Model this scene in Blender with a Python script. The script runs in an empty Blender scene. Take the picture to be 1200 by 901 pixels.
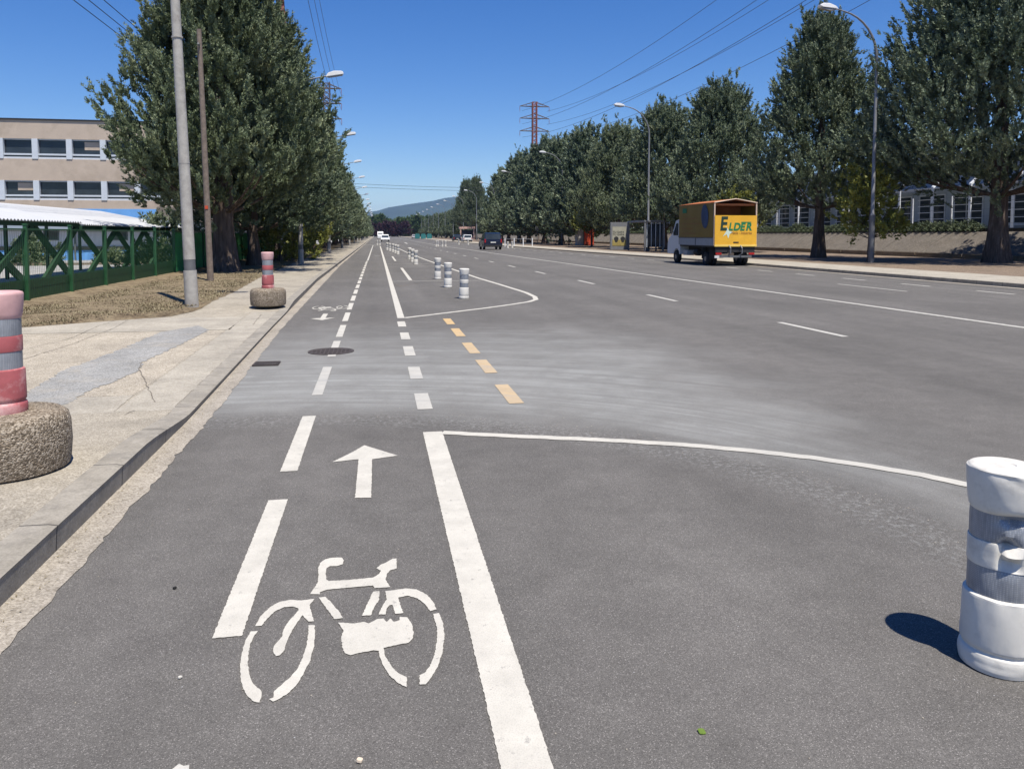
import bpy, bmesh, math, random
import numpy as np
from mathutils import Vector, Matrix
random.seed(7)
R = math.radians
C = bpy.context.scene.collection
SC = bpy.context.scene
# ---------------------------------------------------------------- camera, sky, sun, exposure
F_PX, PPX, PPY, CAM_H = 901.0, 600.0, 330.0, 1.55
PITCH = R(3.5)
PSI = math.atan(158.4*math.cos(PITCH)/F_PX)
cam_d = bpy.data.cameras.new('camera'); cam = bpy.data.objects.new('camera', cam_d); C.objects.link(cam)
cam.location = (0, 0, CAM_H); cam.rotation_euler = (math.pi/2-PITCH, 0, -PSI)
cam_d.sensor_width = 36; cam_d.lens = 36*F_PX/1200; cam_d.shift_y = -120.5/1200
cam_d.clip_start = 0.05; cam_d.clip_end = 20000
SC.camera = cam
SUN_EL, SUN_AZ = R(67.5), R(159)          # azimuth clockwise from +Y (down the road)
W = bpy.data.worlds.new('World'); SC.world = W; W.use_nodes = True
wn = W.node_tree.nodes; wl = W.node_tree.links
sky = wn.new('ShaderNodeTexSky'); sky.sky_type = 'NISHITA'; sky.sun_disc = False
sky.sun_elevation = SUN_EL; sky.sun_rotation = SUN_AZ; sky.altitude = 500; sky.air_density = 1.0; sky.dust_density = 0.1; sky.ozone_density = 4.0
hs = wn.new('ShaderNodeHueSaturation'); hs.inputs['Saturation'].default_value = 1.33; hs.inputs['Value'].default_value=1.0; hs.inputs['Hue'].default_value=.513
wl.new(sky.outputs[0], hs.inputs['Color']); wl.new(hs.outputs[0], wn['Background'].inputs[0]); wn['Background'].inputs[1].default_value = 0.092
sd = bpy.data.lights.new('sun', 'SUN'); sd.energy = 5.0; sd.angle = R(0.53); sd.color = (1.0, 0.94, 0.84)
so = bpy.data.objects.new('sun', sd); C.objects.link(so)
sv = Vector((math.sin(SUN_AZ)*math.cos(SUN_EL), math.cos(SUN_AZ)*math.cos(SUN_EL), math.sin(SUN_EL)))
so.rotation_euler = sv.to_track_quat('Z', 'Y').to_euler(); so.location = (20, -30, 60)
SC.view_settings.view_transform = 'Standard'; SC.view_settings.look = 'None'
SC.view_settings.exposure = 0.5; SC.view_settings.gamma = 1
SC.render.engine = 'CYCLES'

def at(x, y, z0=0.0):
    """photo pixel -> point on the horizontal plane z0"""
    xc = (x-PPX)/F_PX; yc = -(y-PPY)/F_PX
    fh = math.cos(PITCH)+yc*math.sin(PITCH); z = yc*math.cos(PITCH)-math.sin(PITCH)
    X = xc*math.cos(PSI)+fh*math.sin(PSI); Y = -xc*math.sin(PSI)+fh*math.cos(PSI)
    t = (z0-CAM_H)/z
    return (X*t, Y*t, z0)

# ---------------------------------------------------------------- helpers
def tag(o, label=None, cat=None, group=None, kind=None):
    if label: o['label'] = label
    if cat: o['category'] = cat
    if group: o['group'] = group
    if kind: o['kind'] = kind
    return o
def empty(name, loc=(0,0,0), rz=0, label=None, cat=None, group=None):
    o = bpy.data.objects.new(name, None); C.objects.link(o); o.location = loc; o.rotation_euler = (0,0,rz)
    return tag(o, label, cat, group)
def copy_tree(o, parent=None):
    c = o.copy(); C.objects.link(c)
    if parent: c.parent = parent
    for ch in list(o.children): copy_tree(ch, c)
    return c
class MB:
    def __init__(s): s.v = []; s.f = []
    def add(s, vs, fs):
        b = len(s.v); s.v += [tuple(v) for v in vs]; s.f += [tuple(i+b for i in f) for f in fs]; return s
    def box(s, x0,x1,y0,y1,z0,z1, M=None):
        vs = [Vector(p) for p in ((x0,y0,z0),(x1,y0,z0),(x1,y1,z0),(x0,y1,z0),(x0,y0,z1),(x1,y0,z1),(x1,y1,z1),(x0,y1,z1))]
        if M: vs = [M@v for v in vs]
        return s.add(vs, [(0,3,2,1),(4,5,6,7),(0,1,5,4),(1,2,6,5),(2,3,7,6),(3,0,4,7)])
    def tube(s, pts, rad, n=8, cap=True):
        pts = [Vector(p) for p in pts]
        if not isinstance(rad, (list,tuple)): rad = [rad]*len(pts)
        vs=[]; fs=[]; ref=None
        for i,p in enumerate(pts):
            t = (pts[min(i+1,len(pts)-1)]-pts[max(i-1,0)]).normalized()
            if ref is None:
                ref = Vector((1,0,0)) if abs(t.x)<.9 else Vector((0,1,0))
            a = (ref - t*ref.dot(t)).normalized(); ref = a; b = t.cross(a)
            for k in range(n):
                q = 2*math.pi*k/n
                vs.append(p + (a*math.cos(q)+b*math.sin(q))*rad[i])
        for i in range(len(pts)-1):
            for k in range(n):
                fs.append((i*n+k, i*n+(k+1)%n, (i+1)*n+(k+1)%n, (i+1)*n+k))
        if cap: fs.append(tuple(range(n-1,-1,-1))); fs.append(tuple((len(pts)-1)*n+k for k in range(n)))
        return s.add(vs, fs)
    def lathe(s, prof, n=32, c=(0,0,0), fn=None):
        vs=[]; fs=[]
        for (r,z) in prof:
            for k in range(n):
                q=2*math.pi*k/n; rr=r
                if fn: rr = fn(r,z,q)
                vs.append((c[0]+rr*math.cos(q), c[1]+rr*math.sin(q), c[2]+z))
        for i in range(len(prof)-1):
            for k in range(n): fs.append((i*n+k, i*n+(k+1)%n, (i+1)*n+(k+1)%n, (i+1)*n+k))
        fs.append(tuple(range(n-1,-1,-1))); fs.append(tuple((len(prof)-1)*n+k for k in range(n)))
        return s.add(vs, fs)
    def prism(s, prof, axis, a, b):
        """profile polygon (2d) extruded from a to b along axis 'x' / 'y' / 'z'"""
        n=len(prof); vs=[]
        for t in (a,b):
            for (u,w) in prof:
                vs.append({'x':(t,u,w),'y':(u,t,w),'z':(u,w,t)}[axis])
        return s.add(vs, [tuple(range(n-1,-1,-1)), tuple(range(n,2*n))]+[(i,(i+1)%n,n+(i+1)%n,n+i) for i in range(n)])
    def build(s, name, mat, parent=None, smooth=False, bevel=0):
        me = bpy.data.meshes.new(name); me.from_pydata(s.v, [], s.f)
        bm = bmesh.new(); bm.from_mesh(me)
        bmesh.ops.recalc_face_normals(bm, faces=bm.faces)
        if bevel: bmesh.ops.bevel(bm, geom=[e for e in bm.edges if e.calc_face_angle(0)>.5], offset=bevel, segments=2, affect='EDGES', clamp_overlap=True)
        bm.to_mesh(me); bm.free()
        if smooth:
            me.polygons.foreach_set('use_smooth', [True]*len(me.polygons))
            me.set_sharp_from_angle(angle=R(40))
        me.materials.append(mat)
        o = bpy.data.objects.new(name, me); C.objects.link(o)
        if parent: o.parent = parent
        return o
def flat(name, polys, mat, z=0.0, parent=None, kind=None):
    """flat sheet from 2-d polygons, facing up"""
    bm = bmesh.new()
    for P in polys:
        vs = [bm.verts.new((p[0],p[1],z)) for p in P]
        f = bm.faces.new(vs)
        f.normal_update()
        if f.normal.z < 0: f.normal_flip()
    bmesh.ops.triangulate(bm, faces=[f for f in bm.faces if len(f.verts)>4])
    me = bpy.data.meshes.new(name); bm.to_mesh(me); bm.free(); me.materials.append(mat)
    o = bpy.data.objects.new(name, me); C.objects.link(o)
    if parent: o.parent = parent
    if kind: o['kind']=kind
    return o
def wob(a, b=0.0): return .5*math.sin(a*3.1+b)+.3*math.sin(a*7.7+1.3*b+1)+.2*math.sin(a*17.3+2.1*b+2)
def rough_poly(P, step=.04, amp=.006, seed=0):
    rn = random.Random(seed); out=[]
    for i in range(len(P)):
        a=Vector(P[i][:2]); b=Vector(P[(i+1)%len(P)][:2]); L=(b-a).length; n=max(1,int(L/step)); d=(b-a).normalized() if L>1e-6 else Vector((0,0)); nn=Vector((-d.y,d.x))
        for k in range(n):
            q=a+(b-a)*(k/n)
            if k: q=q+nn*rn.uniform(-amp,amp)
            out.append((q.x,q.y))
    return out
def interp(tab, y):
    if y<=tab[0][0]: return tab[0][1]
    for (a,va),(b,vb) in zip(tab, tab[1:]):
        if y<=b: return va+(vb-va)*(y-a)/(b-a)
    return tab[-1][1]

# ---------------------------------------------------------------- materials
class NT:
    def __init__(s, name):
        s.m = bpy.data.materials.new(name); s.m.use_nodes=True; s.n=s.m.node_tree.nodes; s.l=s.m.node_tree.links
        s.b = s.n['Principled BSDF']; s.tc = s.n.new('ShaderNodeTexCoord'); s.co = s.tc.outputs['Object']
    def world(s):
        g=s.n.new('ShaderNodeNewGeometry'); s.co=g.outputs['Position']; return s
    def noise(s, scale, detail=4, rough=.55, vec=None, out=0, dist=0):
        t=s.n.new('ShaderNodeTexNoise'); t.inputs['Scale'].default_value=scale; t.inputs['Detail'].default_value=detail; t.inputs['Roughness'].default_value=rough; t.inputs['Distortion'].default_value=dist
        s.l.new(vec or s.co, t.inputs['Vector']); return t.outputs[out]
    def voro(s, scale, vec=None, out='Distance', feature='F1', rnd=1):
        t=s.n.new('ShaderNodeTexVoronoi'); t.inputs['Scale'].default_value=scale; t.feature=feature; t.inputs['Randomness'].default_value=rnd
        s.l.new(vec or s.co, t.inputs['Vector']); return t.outputs[out]
    def ramp(s, fac, stops):
        t=s.n.new('ShaderNodeValToRGB'); e=t.color_ramp.elements
        while len(e)<len(stops): e.new(.5)
        for i,(p,c) in enumerate(stops):
            e[i].position=p; e[i].color = (c,c,c,1) if isinstance(c,(int,float)) else (*c,1)
        s.l.new(fac, t.inputs[0]); return t.outputs[0]
    def mix(s, fac, a, b, mode='MIX'):
        t=s.n.new('ShaderNodeMix'); t.data_type='RGBA'; t.blend_type=mode
        for i,v in ((0,fac),(6,a),(7,b)):
            if hasattr(v,'is_linked'): s.l.new(v,t.inputs[i])
            else: t.inputs[i].default_value = v if i==0 else ((v,v,v,1) if isinstance(v,(int,float)) else (*v,1))
        return t.outputs[2]
    def math(s, op, a, b=None, c=None, clamp=False):
        t=s.n.new('ShaderNodeMath'); t.operation=op; t.use_clamp=clamp
        for i,v in enumerate((a,b,c)):
            if v is None: continue
            if hasattr(v,'is_linked'): s.l.new(v,t.inputs[i])
            else: t.inputs[i].default_value=v
        return t.outputs[0]
    def xyz(s, vec=None):
        t=s.n.new('ShaderNodeSeparateXYZ'); s.l.new(vec or s.co,t.inputs[0]); return t.outputs
    def comb(s,x,y,z=0.0):
        t=s.n.new('ShaderNodeCombineXYZ')
        for i,v in enumerate((x,y,z)):
            if hasattr(v,'is_linked'): s.l.new(v,t.inputs[i])
            else: t.inputs[i].default_value=v
        return t.outputs[0]
    def sstep(s, v, a, b):
        t=s.n.new('ShaderNodeMapRange'); t.interpolation_type='SMOOTHSTEP'; s.l.new(v,t.inputs[0]); t.inputs[1].default_value=a; t.inputs[2].default_value=b; return t.outputs[0]
    def bump(s, h, strength=.3, dist=.01):
        t=s.n.new('ShaderNodeBump'); t.inputs['Strength'].default_value=strength; t.inputs['Distance'].default_value=dist
        s.l.new(h,t.inputs['Height']); s.l.new(t.outputs[0], s.b.inputs['Normal'])
    def col(s, v):
        if hasattr(v,'is_linked'): s.l.new(v, s.b.inputs['Base Color'])
        else: s.b.inputs['Base Color'].default_value=(*v,1)
    def set(s, rough=None, metal=None, spec=None, trans=None, alpha=None):
        if rough is not None: s.b.inputs['Roughness'].default_value=rough
        if metal is not None: s.b.inputs['Metallic'].default_value=metal
        if spec is not None: s.b.inputs['Specular IOR Level'].default_value=spec
        if trans is not None: s.b.inputs['Transmission Weight'].default_value=trans
        return s
def simple(name, c, rough=.6, var=.15, scale=6, metal=0, bump=0, spec=.4, dirt=None, dscale=2):
    t=NT(name); n=t.noise(scale,6,.65)
    lo=tuple(x*(1-var) for x in c); hi=tuple(min(1,x*(1+var)) for x in c)
    col=t.ramp(n,[(.3,lo),(.7,hi)])
    if dirt:
        d=t.ramp(t.noise(dscale,8,.7),[(.5,0.0),(.68,1.0)]); col=t.mix(d,col,dirt)
    t.col(col); t.set(rough,metal,spec)
    if bump: t.bump(t.noise(scale*6,4),bump,.01)
    return t.m
def dust_mask(t):
    """swept dust where vehicles turn into the yard: arcs round a turning centre"""
    X,Y,Z = t.xyz(); dx=t.math('SUBTRACT',X,.2); dy=t.math('SUBTRACT',Y,1.9)
    r=t.math('SQRT', t.math('ADD', t.math('MULTIPLY',dx,dx), t.math('MULTIPLY',dy,dy)))
    th=t.math('ARCTAN2',dy,dx)
    rp=t.math('SUBTRACT', r, t.math('MULTIPLY', t.math('SUBTRACT',th,.61),1.41))
    big=t.noise(.9,3)
    rq=t.math('ADD',rp,t.math('MULTIPLY',t.math('SUBTRACT',big,.5),.7))
    inner=t.sstep(rq,3.1,3.9)
    xo=t.math('ADD',X,t.math('MULTIPLY',big,2.0))
    outx=t.math('SUBTRACT',1.0,t.sstep(t.math('ADD',xo,t.math('MULTIPLY',Y,-.05)),2.9,5.4))
    outy=t.math('SUBTRACT',1.0,t.sstep(t.math('ADD',Y,t.math('MULTIPLY',big,4.0)),10.2,16.5))
    st=t.noise(1.0,7,.72, vec=t.comb(t.math('MULTIPLY',rp,9.0), t.math('MULTIPLY',th,1.8)))
    st2=t.noise(1.0,3,.6, vec=t.comb(t.math('MULTIPLY',rp,2.2), t.math('MULTIPLY',th,1.1),3.0))
    stk=t.math('ADD', t.math('MULTIPLY',t.math('MULTIPLY',t.sstep(st,.36,.66),t.sstep(t.noise(2.2,6,.7),.30,.62)),1.1), t.math('MULTIPLY',t.sstep(st2,.2,.8),.8))
    m=t.math('MULTIPLY',t.math('MULTIPLY',inner,outx),outy)
    m=t.math('MULTIPLY',m,t.math('ADD',.24,t.math('MULTIPLY',t.math('MULTIPLY',stk,t.sstep(t.noise(60,4,.8),.1,.6)),.40)))
    # the thin rim of grit pushed to the inside of the turn
    rim=t.math('MULTIPLY', t.sstep(rp,2.75,3.1), t.math('SUBTRACT',1.0,t.sstep(rp,3.15,3.5)))
    grit=t.sstep(t.noise(26,8,.8),.47,.66)
    rm=t.math('MULTIPLY',t.math('MULTIPLY',rim,grit),t.math('MULTIPLY',outx,.6))
    return t.math('ADD',m,rm,clamp=True)
def m_asphalt():
    t=NT('asphalt').world()
    v=t.voro(330,out='Color'); sx=t.math('MULTIPLY',t.xyz(v)[0],1.0)
    g=t.ramp(sx,[(0.0,.070),(.3,.100),(.72,.124),(.93,.15),(1.0,.27)])
    big=t.noise(.35,5,.6); mid=t.noise(4,6,.65)
    X,Y,Z=t.xyz()
    lane=t.noise(1.0,3,.5,vec=t.comb(t.math('MULTIPLY',X,1.1),t.math('MULTIPLY',Y,.035)))
    c=t.mix(1.0,g,t.ramp(big,[(.3,.84),(.7,1.1)]),'MULTIPLY')
    c=t.mix(1.0,c,t.ramp(mid,[(.25,.85),(.75,1.12)]),'MULTIPLY')
    c=t.mix(1.0,c,t.ramp(lane,[(.3,.86),(.7,1.12)]),'MULTIPLY')
    c=t.mix(1.0,c,(1.06,1.0,.925),'MULTIPLY')
    # fine pale grit lying on the surface
    sp=t.math('MULTIPLY',t.sstep(t.xyz(t.voro(38,out='Color'))[1],.975,1.0),t.math('SUBTRACT',1.0,t.sstep(t.voro(38),.06,.12)))
    c=t.mix(sp,c,.38)
    d=dust_mask(t)
    c=t.mix(d,c,(.30,.305,.292))
    t.col(c); t.set(.88,0,.28)
    t.bump(t.math('ADD',t.math('MULTIPLY',t.voro(260),-1.0),t.math('MULTIPLY',mid,.4)),.35,.003)
    return t.m
def m_paint(name,c,wear=.0):
    t=NT(name).world()
    n=t.noise(24,8,.75); c1=t.ramp(t.noise(5,6,.7),[(.3,tuple(x*.8 for x in c)),(.65,c)])
    pit=t.sstep(n,.585-wear,.67-wear)
    sc=t.ramp(t.voro(160),[(.0,.82),(.5,1.0)])
    c1=t.mix(1.0,c1,sc,'MULTIPLY')
    c1=t.mix(t.math('MULTIPLY',pit,.55),c1,(.16,.155,.15))
    d=dust_mask(t); c1=t.mix(t.math('MULTIPLY',d,.85),c1,(.30,.30,.29))
    t.col(c1); t.set(.75,0,.3); t.bump(t.voro(210),.3,.003); return t.m
def m_agg(name, a, b, c, scale=70, stain=(.12,.11,.10), st=.35, bump=.5):
    """exposed aggregate or pitted concrete"""
    t=NT(name).world(); v=t.xyz(t.voro(scale,out='Color'))[0]
    g=t.ramp(v,[(0,a),(.5,b),(1,c)])
    g=t.mix(1.0,g,t.ramp(t.noise(1.3,6,.65),[(.3,.8),(.7,1.12)]),'MULTIPLY')
    g=t.mix(1.0,g,t.ramp(t.noise(9,6,.7),[(.3,.85),(.7,1.08)]),'MULTIPLY')
    s=t.ramp(t.noise(.8,9,.75),[(.52,0.0),(.72,st)])
    g=t.mix(s,g,stain); t.col(g); t.set(.9,0,.25)
    t.bump(t.math('ADD',t.math('MULTIPLY',t.voro(scale),-1.0),t.noise(25,5)),bump,.006); return t.m
def m_kerb():
    t=NT('kerb_concrete').world(); X,Y,Z=t.xyz()
    g=t.ramp(t.noise(6,8,.7),[(.3,(.22,.20,.165)),(.7,(.36,.33,.28))])
    g=t.mix(1.0,g,t.ramp(t.noise(90,3),[(.3,.85),(.7,1.1)]),'MULTIPLY')
    blk=t.noise(1.0,0,vec=t.comb(t.math('FLOOR',Y),0.0,0.0)); g=t.mix(1.0,g,t.ramp(blk,[(.3,.85),(.7,1.12)]),'MULTIPLY')
    j=t.math('LESS_THAN',t.math('FRACT',Y),.012); g=t.mix(j,g,(.06,.055,.05))
    sm=t.sstep(t.noise(3,6,.7,vec=t.comb(X,Y,t.math('MULTIPLY',Z,.3))),.45,.7); g=t.mix(t.math('MULTIPLY',sm,.45),g,(.10,.095,.088))
    t.col(g); t.set(.88,0,.25); t.bump(t.noise(60,6),.35,.005); return t.m
def m_grass():
    t=NT('dry_grass_soil').world()
    g=t.ramp(t.noise(3.5,9,.75),[(.25,(.07,.052,.035)),(.42,(.16,.122,.08)),(.56,(.25,.20,.13)),(.8,(.18,.155,.095))])
    g=t.mix(1.0,g,t.ramp(t.noise(55,6,.7),[(.3,.6),(.7,1.25)]),'MULTIPLY')
    t.col(g); t.set(.95,0,.1); t.bump(t.noise(40,8,.7),.8,.03); return t.m
def m_leaf(name, cols, scale=.9):
    t=NT(name); oi=t.n.new('ShaderNodeObjectInfo')
    n=t.noise(scale,5,.7); n2=t.noise(scale*9,3)
    f=t.math('ADD',t.math('MULTIPLY',n,.65),t.math('MULTIPLY',n2,.35))
    c=t.ramp(f,[(.3,cols[0]),(.47,cols[1]),(.58,cols[2]),(.72,cols[3])])
    c=t.mix(1.0,c,t.ramp(oi.outputs['Random'],[(0,(.85,.9,.9)),(1,(1.1,1.08,.95))]),'MULTIPLY')
    t.col(c); t.set(.62,0,.35)
    return t.m
def m_bark():
    t=NT('bark'); X,Y,Z=t.xyz()
    n=t.noise(1,8,.7,vec=t.comb(t.math('MULTIPLY',X,9),t.math('MULTIPLY',Y,9),t.math('MULTIPLY',Z,1.3)))
    t.col(t.ramp(n,[(.3,(.045,.034,.028)),(.55,(.12,.092,.075)),(.75,(.24,.20,.17))])); t.set(.95,0,.1); t.bump(n,.9,.06); return t.m
def m_glass(name='dark_glass', c=(.02,.026,.032), rough=.06):
    t=NT(name); t.col(t.ramp(t.noise(.7,3),[(.3,c),(.7,tuple(x*2.0 for x in c))])); t.set(rough,0,.35); return t.m
def m_corr(name,c):
    t=NT(name).world(); n=t.noise(2,6,.7)
    t.col(t.ramp(n,[(.3,tuple(x*.88 for x in c)),(.7,c)])); t.set(.45,.0,.4); return t.m

M = dict(
 asphalt=m_asphalt(), paint=m_paint('white_road_paint',(.53,.505,.445)), paint_far=m_paint('white_lane_paint',(.48,.465,.42),.03), yellow=m_paint('yellow_road_paint',(.56,.39,.19),.02),
 gutter=m_agg('gutter_concrete',(.24,.21,.17),(.33,.295,.245),(.43,.39,.33),120,st=.25),
 kerb=m_kerb(), walk=m_agg('sidewalk_aggregate',(.24,.21,.165),(.33,.295,.235),(.44,.40,.33),120,st=.4,bump=.3),
 slab=m_agg('smooth_slab',(.30,.27,.22),(.37,.335,.275),(.42,.39,.33),90,st=.3,bump=.25), agg=m_agg('cream_aggregate',(.25,.215,.165),(.38,.335,.265),(.50,.45,.37),95,st=.3,bump=.4),
 bluepatch=m_agg('grey_patch',(.20,.20,.19),(.28,.275,.26),(.37,.365,.35),90,(.38,.335,.265),.75), seam_and_shadow=simple('joint_filler_and_shadow',(.15,.13,.105),.95,.4,20),
 block=m_agg('washed_pebble_concrete',(.09,.07,.048),(.22,.175,.125),(.44,.38,.30),105,st=.35,bump=1.0),
 grass=m_grass(), soil=m_agg('dirt_litter',(.10,.075,.055),(.20,.15,.11),(.30,.235,.17),40,(.05,.035,.025),.6), bark=m_bark(),
 leafL=m_leaf('cypress_leaf',[(.040,.058,.028),(.105,.138,.075),(.200,.238,.152),(.28,.265,.14)]),
 leafB=m_leaf('blue_cypress_leaf',[(.040,.060,.030),(.112,.146,.084),(.215,.250,.170),(.28,.275,.15)]),
 leafD=m_leaf('wood_leaf',[(.03,.055,.02),(.055,.09,.03),(.08,.12,.04),(.09,.12,.05)],.2),
 leafY=m_leaf('yellow_leaf',[(.08,.09,.018),(.15,.165,.03),(.24,.235,.05),(.30,.27,.06)],1.5),
 leafP=m_leaf('purple_leaf',[(.02,.008,.013),(.04,.014,.024),(.06,.022,.034),(.05,.02,.03)],1.5),
 straw=m_leaf('straw',[(.10,.08,.045),(.19,.152,.09),(.29,.235,.145),(.17,.155,.085)],2),
 white=simple('white_plastic',(.64,.615,.555),.45,.06,8,dirt=(.45,.43,.39),dscale=5,bump=.04), band=None,
 pink=simple('faded_red_plastic',(.36,.095,.10),.55,.22,5,dirt=(.62,.40,.38),dscale=3), pinkcap=simple('bleached_red_plastic',(.54,.33,.32),.6,.22,5),
 conc_pole=simple('pole_concrete',(.36,.345,.315),.9,.15,9,bump=.3,dirt=(.24,.22,.2)), steel=simple('galvanised_steel',(.20,.205,.215),.55,.15,5,.3), steel_dark=simple('weathered_steel',(.13,.135,.14),.6,.2,4,.2),
 wood=simple('grey_timber',(.17,.135,.11),.9,.3,10,bump=.4), lamp=simple('lamp_shell',(.78,.78,.77),.35,.04,5), lens=simple('lamp_lens',(.30,.29,.27),.3,.1,5),
 green=simple('green_paint',(.022,.085,.035),.45,.2,6), greendark=simple('dark_green_paint',(.016,.05,.024),.5,.2,6), net=simple('green_net',(.05,.30,.09),.8,.35,3),
 roofw=m_corr('white_roof_sheet',(.45,.46,.475)), dark=simple('dark_gap',(.02,.02,.022),.8,.2,3),
 beige=simple('beige_panels',(.44,.36,.285),.85,.08,.8,dirt=(.35,.285,.22),dscale=.35), blue=simple('blue_wall',(.13,.33,.66),.8,.12,.7), pil=simple('pale_pilaster',(.50,.54,.58),.7,.06,3), whitew=simple('white_wall',(.52,.52,.53),.8,.08,1), brownroof=simple('brown_roof',(.15,.125,.10),.9,.15,1),
 glass=m_glass(), greyw=simple('grey_blue_wall',(.28,.33,.38),.8,.08,.6), metalw=simple('white_metal',(.66,.68,.70),.5,.06,3), yard=m_agg('yard_paving',(.24,.235,.225),(.31,.305,.29),(.38,.37,.35),8,st=.3),
 rust=simple('rust_red_steel',(.24,.085,.065),.8,.3,2), pylon=simple('pylon_steel',(.10,.085,.085),.7,.3,1), cable=simple('cable',(.02,.022,.03),.6,.1,1),
 hill=simple('hill_forest',(.035,.055,.035),.95,.25,.004), land=simple('far_land',(.12,.11,.065),.95,.2,.01),
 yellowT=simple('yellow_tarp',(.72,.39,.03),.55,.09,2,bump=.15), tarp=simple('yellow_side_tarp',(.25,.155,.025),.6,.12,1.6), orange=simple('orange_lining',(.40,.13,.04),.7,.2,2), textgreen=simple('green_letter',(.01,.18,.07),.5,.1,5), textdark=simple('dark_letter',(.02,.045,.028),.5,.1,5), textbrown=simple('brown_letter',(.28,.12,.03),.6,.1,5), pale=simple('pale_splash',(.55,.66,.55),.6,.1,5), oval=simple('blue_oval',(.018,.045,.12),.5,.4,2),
 cabwhite=simple('white_car_paint',(.68,.69,.70),.25,.03,3), grey=simple('grey_sideboard',(.32,.335,.36),.45,.1,4), tyre=simple('tyre',(.018,.018,.018),.85,.2,8), rim=simple('rim',(.30,.30,.31),.35,.1,4,.6), navy=simple('navy_car_paint',(.012,.018,.04),.22,.1,3), red=simple('tail_light',(.35,.012,.012),.25,.05,4), plate=simple('plate',(.62,.62,.60),.5,.05,4), redbox=simple('orange_red_paint',(.50,.07,.025),.6,.15,3), teal=simple('teal_bin',(.03,.16,.16),.5,.2,3), under=simple('chassis',(.025,.025,.026),.7,.3,5), poster=simple('poster_paper',(.34,.33,.26),.5,.12,2), poster2=simple('poster_ochre',(.30,.24,.08),.5,.35,3), iron=simple('cast_iron',(.055,.045,.042),.75,.4,30), palewall=simple('pale_wall',(.55,.55,.53),.8,.08,1),
)
def m_band():
    t=NT('reflective_band'); v=t.voro(150,rnd=0.0); X,Y,Z=t.xyz()
    n=t.noise(9,6,.7)
    c=t.ramp(v,[(.0,(.40,.41,.43)),(.5,(.235,.25,.275))]); c=t.mix(1.0,c,t.ramp(n,[(.3,.75),(.7,1.15)]),'MULTIPLY')
    t.col(c); t.set(.38,.15,.5); t.bump(v,.3,.002); return t.m
M['band']=m_band()

# ================================================================= THE SETTING
KERB=[(-60,-1.5),(3,-1.56),(6.5,-1.57),(13,-1.72),(26,-1.95),(60,-1.95),(700,-1.95)]
GUT=[(-60,-1.32),(3,-1.38),(6.9,-1.40),(13,-1.56),(40,-1.82),(60,-1.82),(700,-1.82)]
KH=[(5.6,.14),(6.7,.055),(15.5,.055),(17.2,.13),(700,.13)]
RK=[(-60,18.4),(45,18.35),(52,17.7),(61,17.25),(90,16.3),(130,15.6),(300,15),(700,15)]
land = flat('ground',[[(-9000,-3000),(9000,-3000),(9000,12000),(-9000,12000)]],M['land'],-.9,kind='structure'); tag(land,'dry open land reaching the horizon')
road = flat('road',[[(-2.2,-60),(19.2,-60),(19.2,720),(-2.2,720)]],M['asphalt'],0,kind='structure'); tag(road,'grey asphalt road with painted bike lane')
ys=[-6+.05*i for i in range(720)]+[30+i*2 for i in range(336)]
rn=random.Random(3)
gl=[]
for y in ys:
    e=interp(GUT,y)+(.014*wob(y*1.7)+.008*wob(y*6)+rn.uniform(-.007,.007))*(1 if y<30 else 1.5)
    gl.append((e,y))
left=[(interp(KERB,y)-.05,y) for y in ys]
flat('gutter',[[left[i],gl[i],gl[i+1],left[i+1]] for i in range(len(ys)-1)],M['gutter'],.004,kind='structure')
ry=[-10+3*i for i in range(240)]
flat('gutter_right',[[(interp(RK,a)-.33+.02*wob(a),a),(interp(RK,a)+.05,a),(interp(RK,b)+.05,b),(interp(RK,b)-.33+.02*wob(b),b)] for a,b in zip(ry,ry[1:])],M['gutter'],.004,kind='structure')
def kerb(name, tab, side, hf, ys):
    m=MB(); prev=None
    for y in ys:
        x=interp(tab,y); h=hf(y); w=.16
        P=[(x,y,-.1),(x,y,.0),(x-side*-.008*-1,y,h-.025),(x-side*-.012*-1,y,h-.008),(x+side*.03,y,h),(x+side*w,y,h+.001),(x+side*w,y,-.1)]
        if prev: 
            b=len(m.v); m.v+=prev+P; n=len(P)
            m.f+=[(b+i,b+i+1,b+n+i+1,b+n+i) for i in range(n-1)]
        prev=P
    o=m.build(name,M['kerb'],smooth=False); o['kind']='structure'; return o
kerb('kerb_left',KERB,-1,lambda y:interp(KH,y),[-10+.25*i for i in range(160)]+[30+6*i for i in range(112)])
kerb('kerb_right',RK,1,lambda y:.13,[-30+5*i for i in range(146)])
# left footway: follows the dropped kerb
def strip(name, xa, xb, ys, zf, mat):
    m=MB()
    for a,b in zip(ys,ys[1:]):
        m.add([(xa(a),a,zf(a)),(xb(a),a,zf(a)),(xb(b),b,zf(b)),(xa(b),b,zf(b))],[(0,1,2,3)])
    o=m.build(name,mat); o['kind']='structure'; return o
GEDGE=[(-60,-6),(13.2,-5.9),(13.6,-5.5),(14.8,-3.75),(16,-3.45),(20,-3.5),(26,-3.8),(40,-4.1),(700,-4.2)]
yw=[-10+.5*i for i in range(80)]+[30+10*i for i in range(68)]
strip('sidewalk',lambda y:-8.0,lambda y:interp(KERB,y)-.155,yw,lambda y:interp(KH,y)-.003,M['walk'])
z2=.055
def S(pts, z=z2): return [at(x,y,z)[:2] for x,y in pts]
def Z7(pts): return S([(x/3.003, 300+y/3.003) for x,y in pts])
flat('sidewalk_smooth_band',[rough_poly([(interp(KERB,y)-.165,y) for y in (6.9,9,12,15.4)]+[(interp(KERB,y)-.62,y) for y in (15.4,12,9,6.9)],.1,.008,1)],M['slab'],z2+.001,kind='structure')
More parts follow.
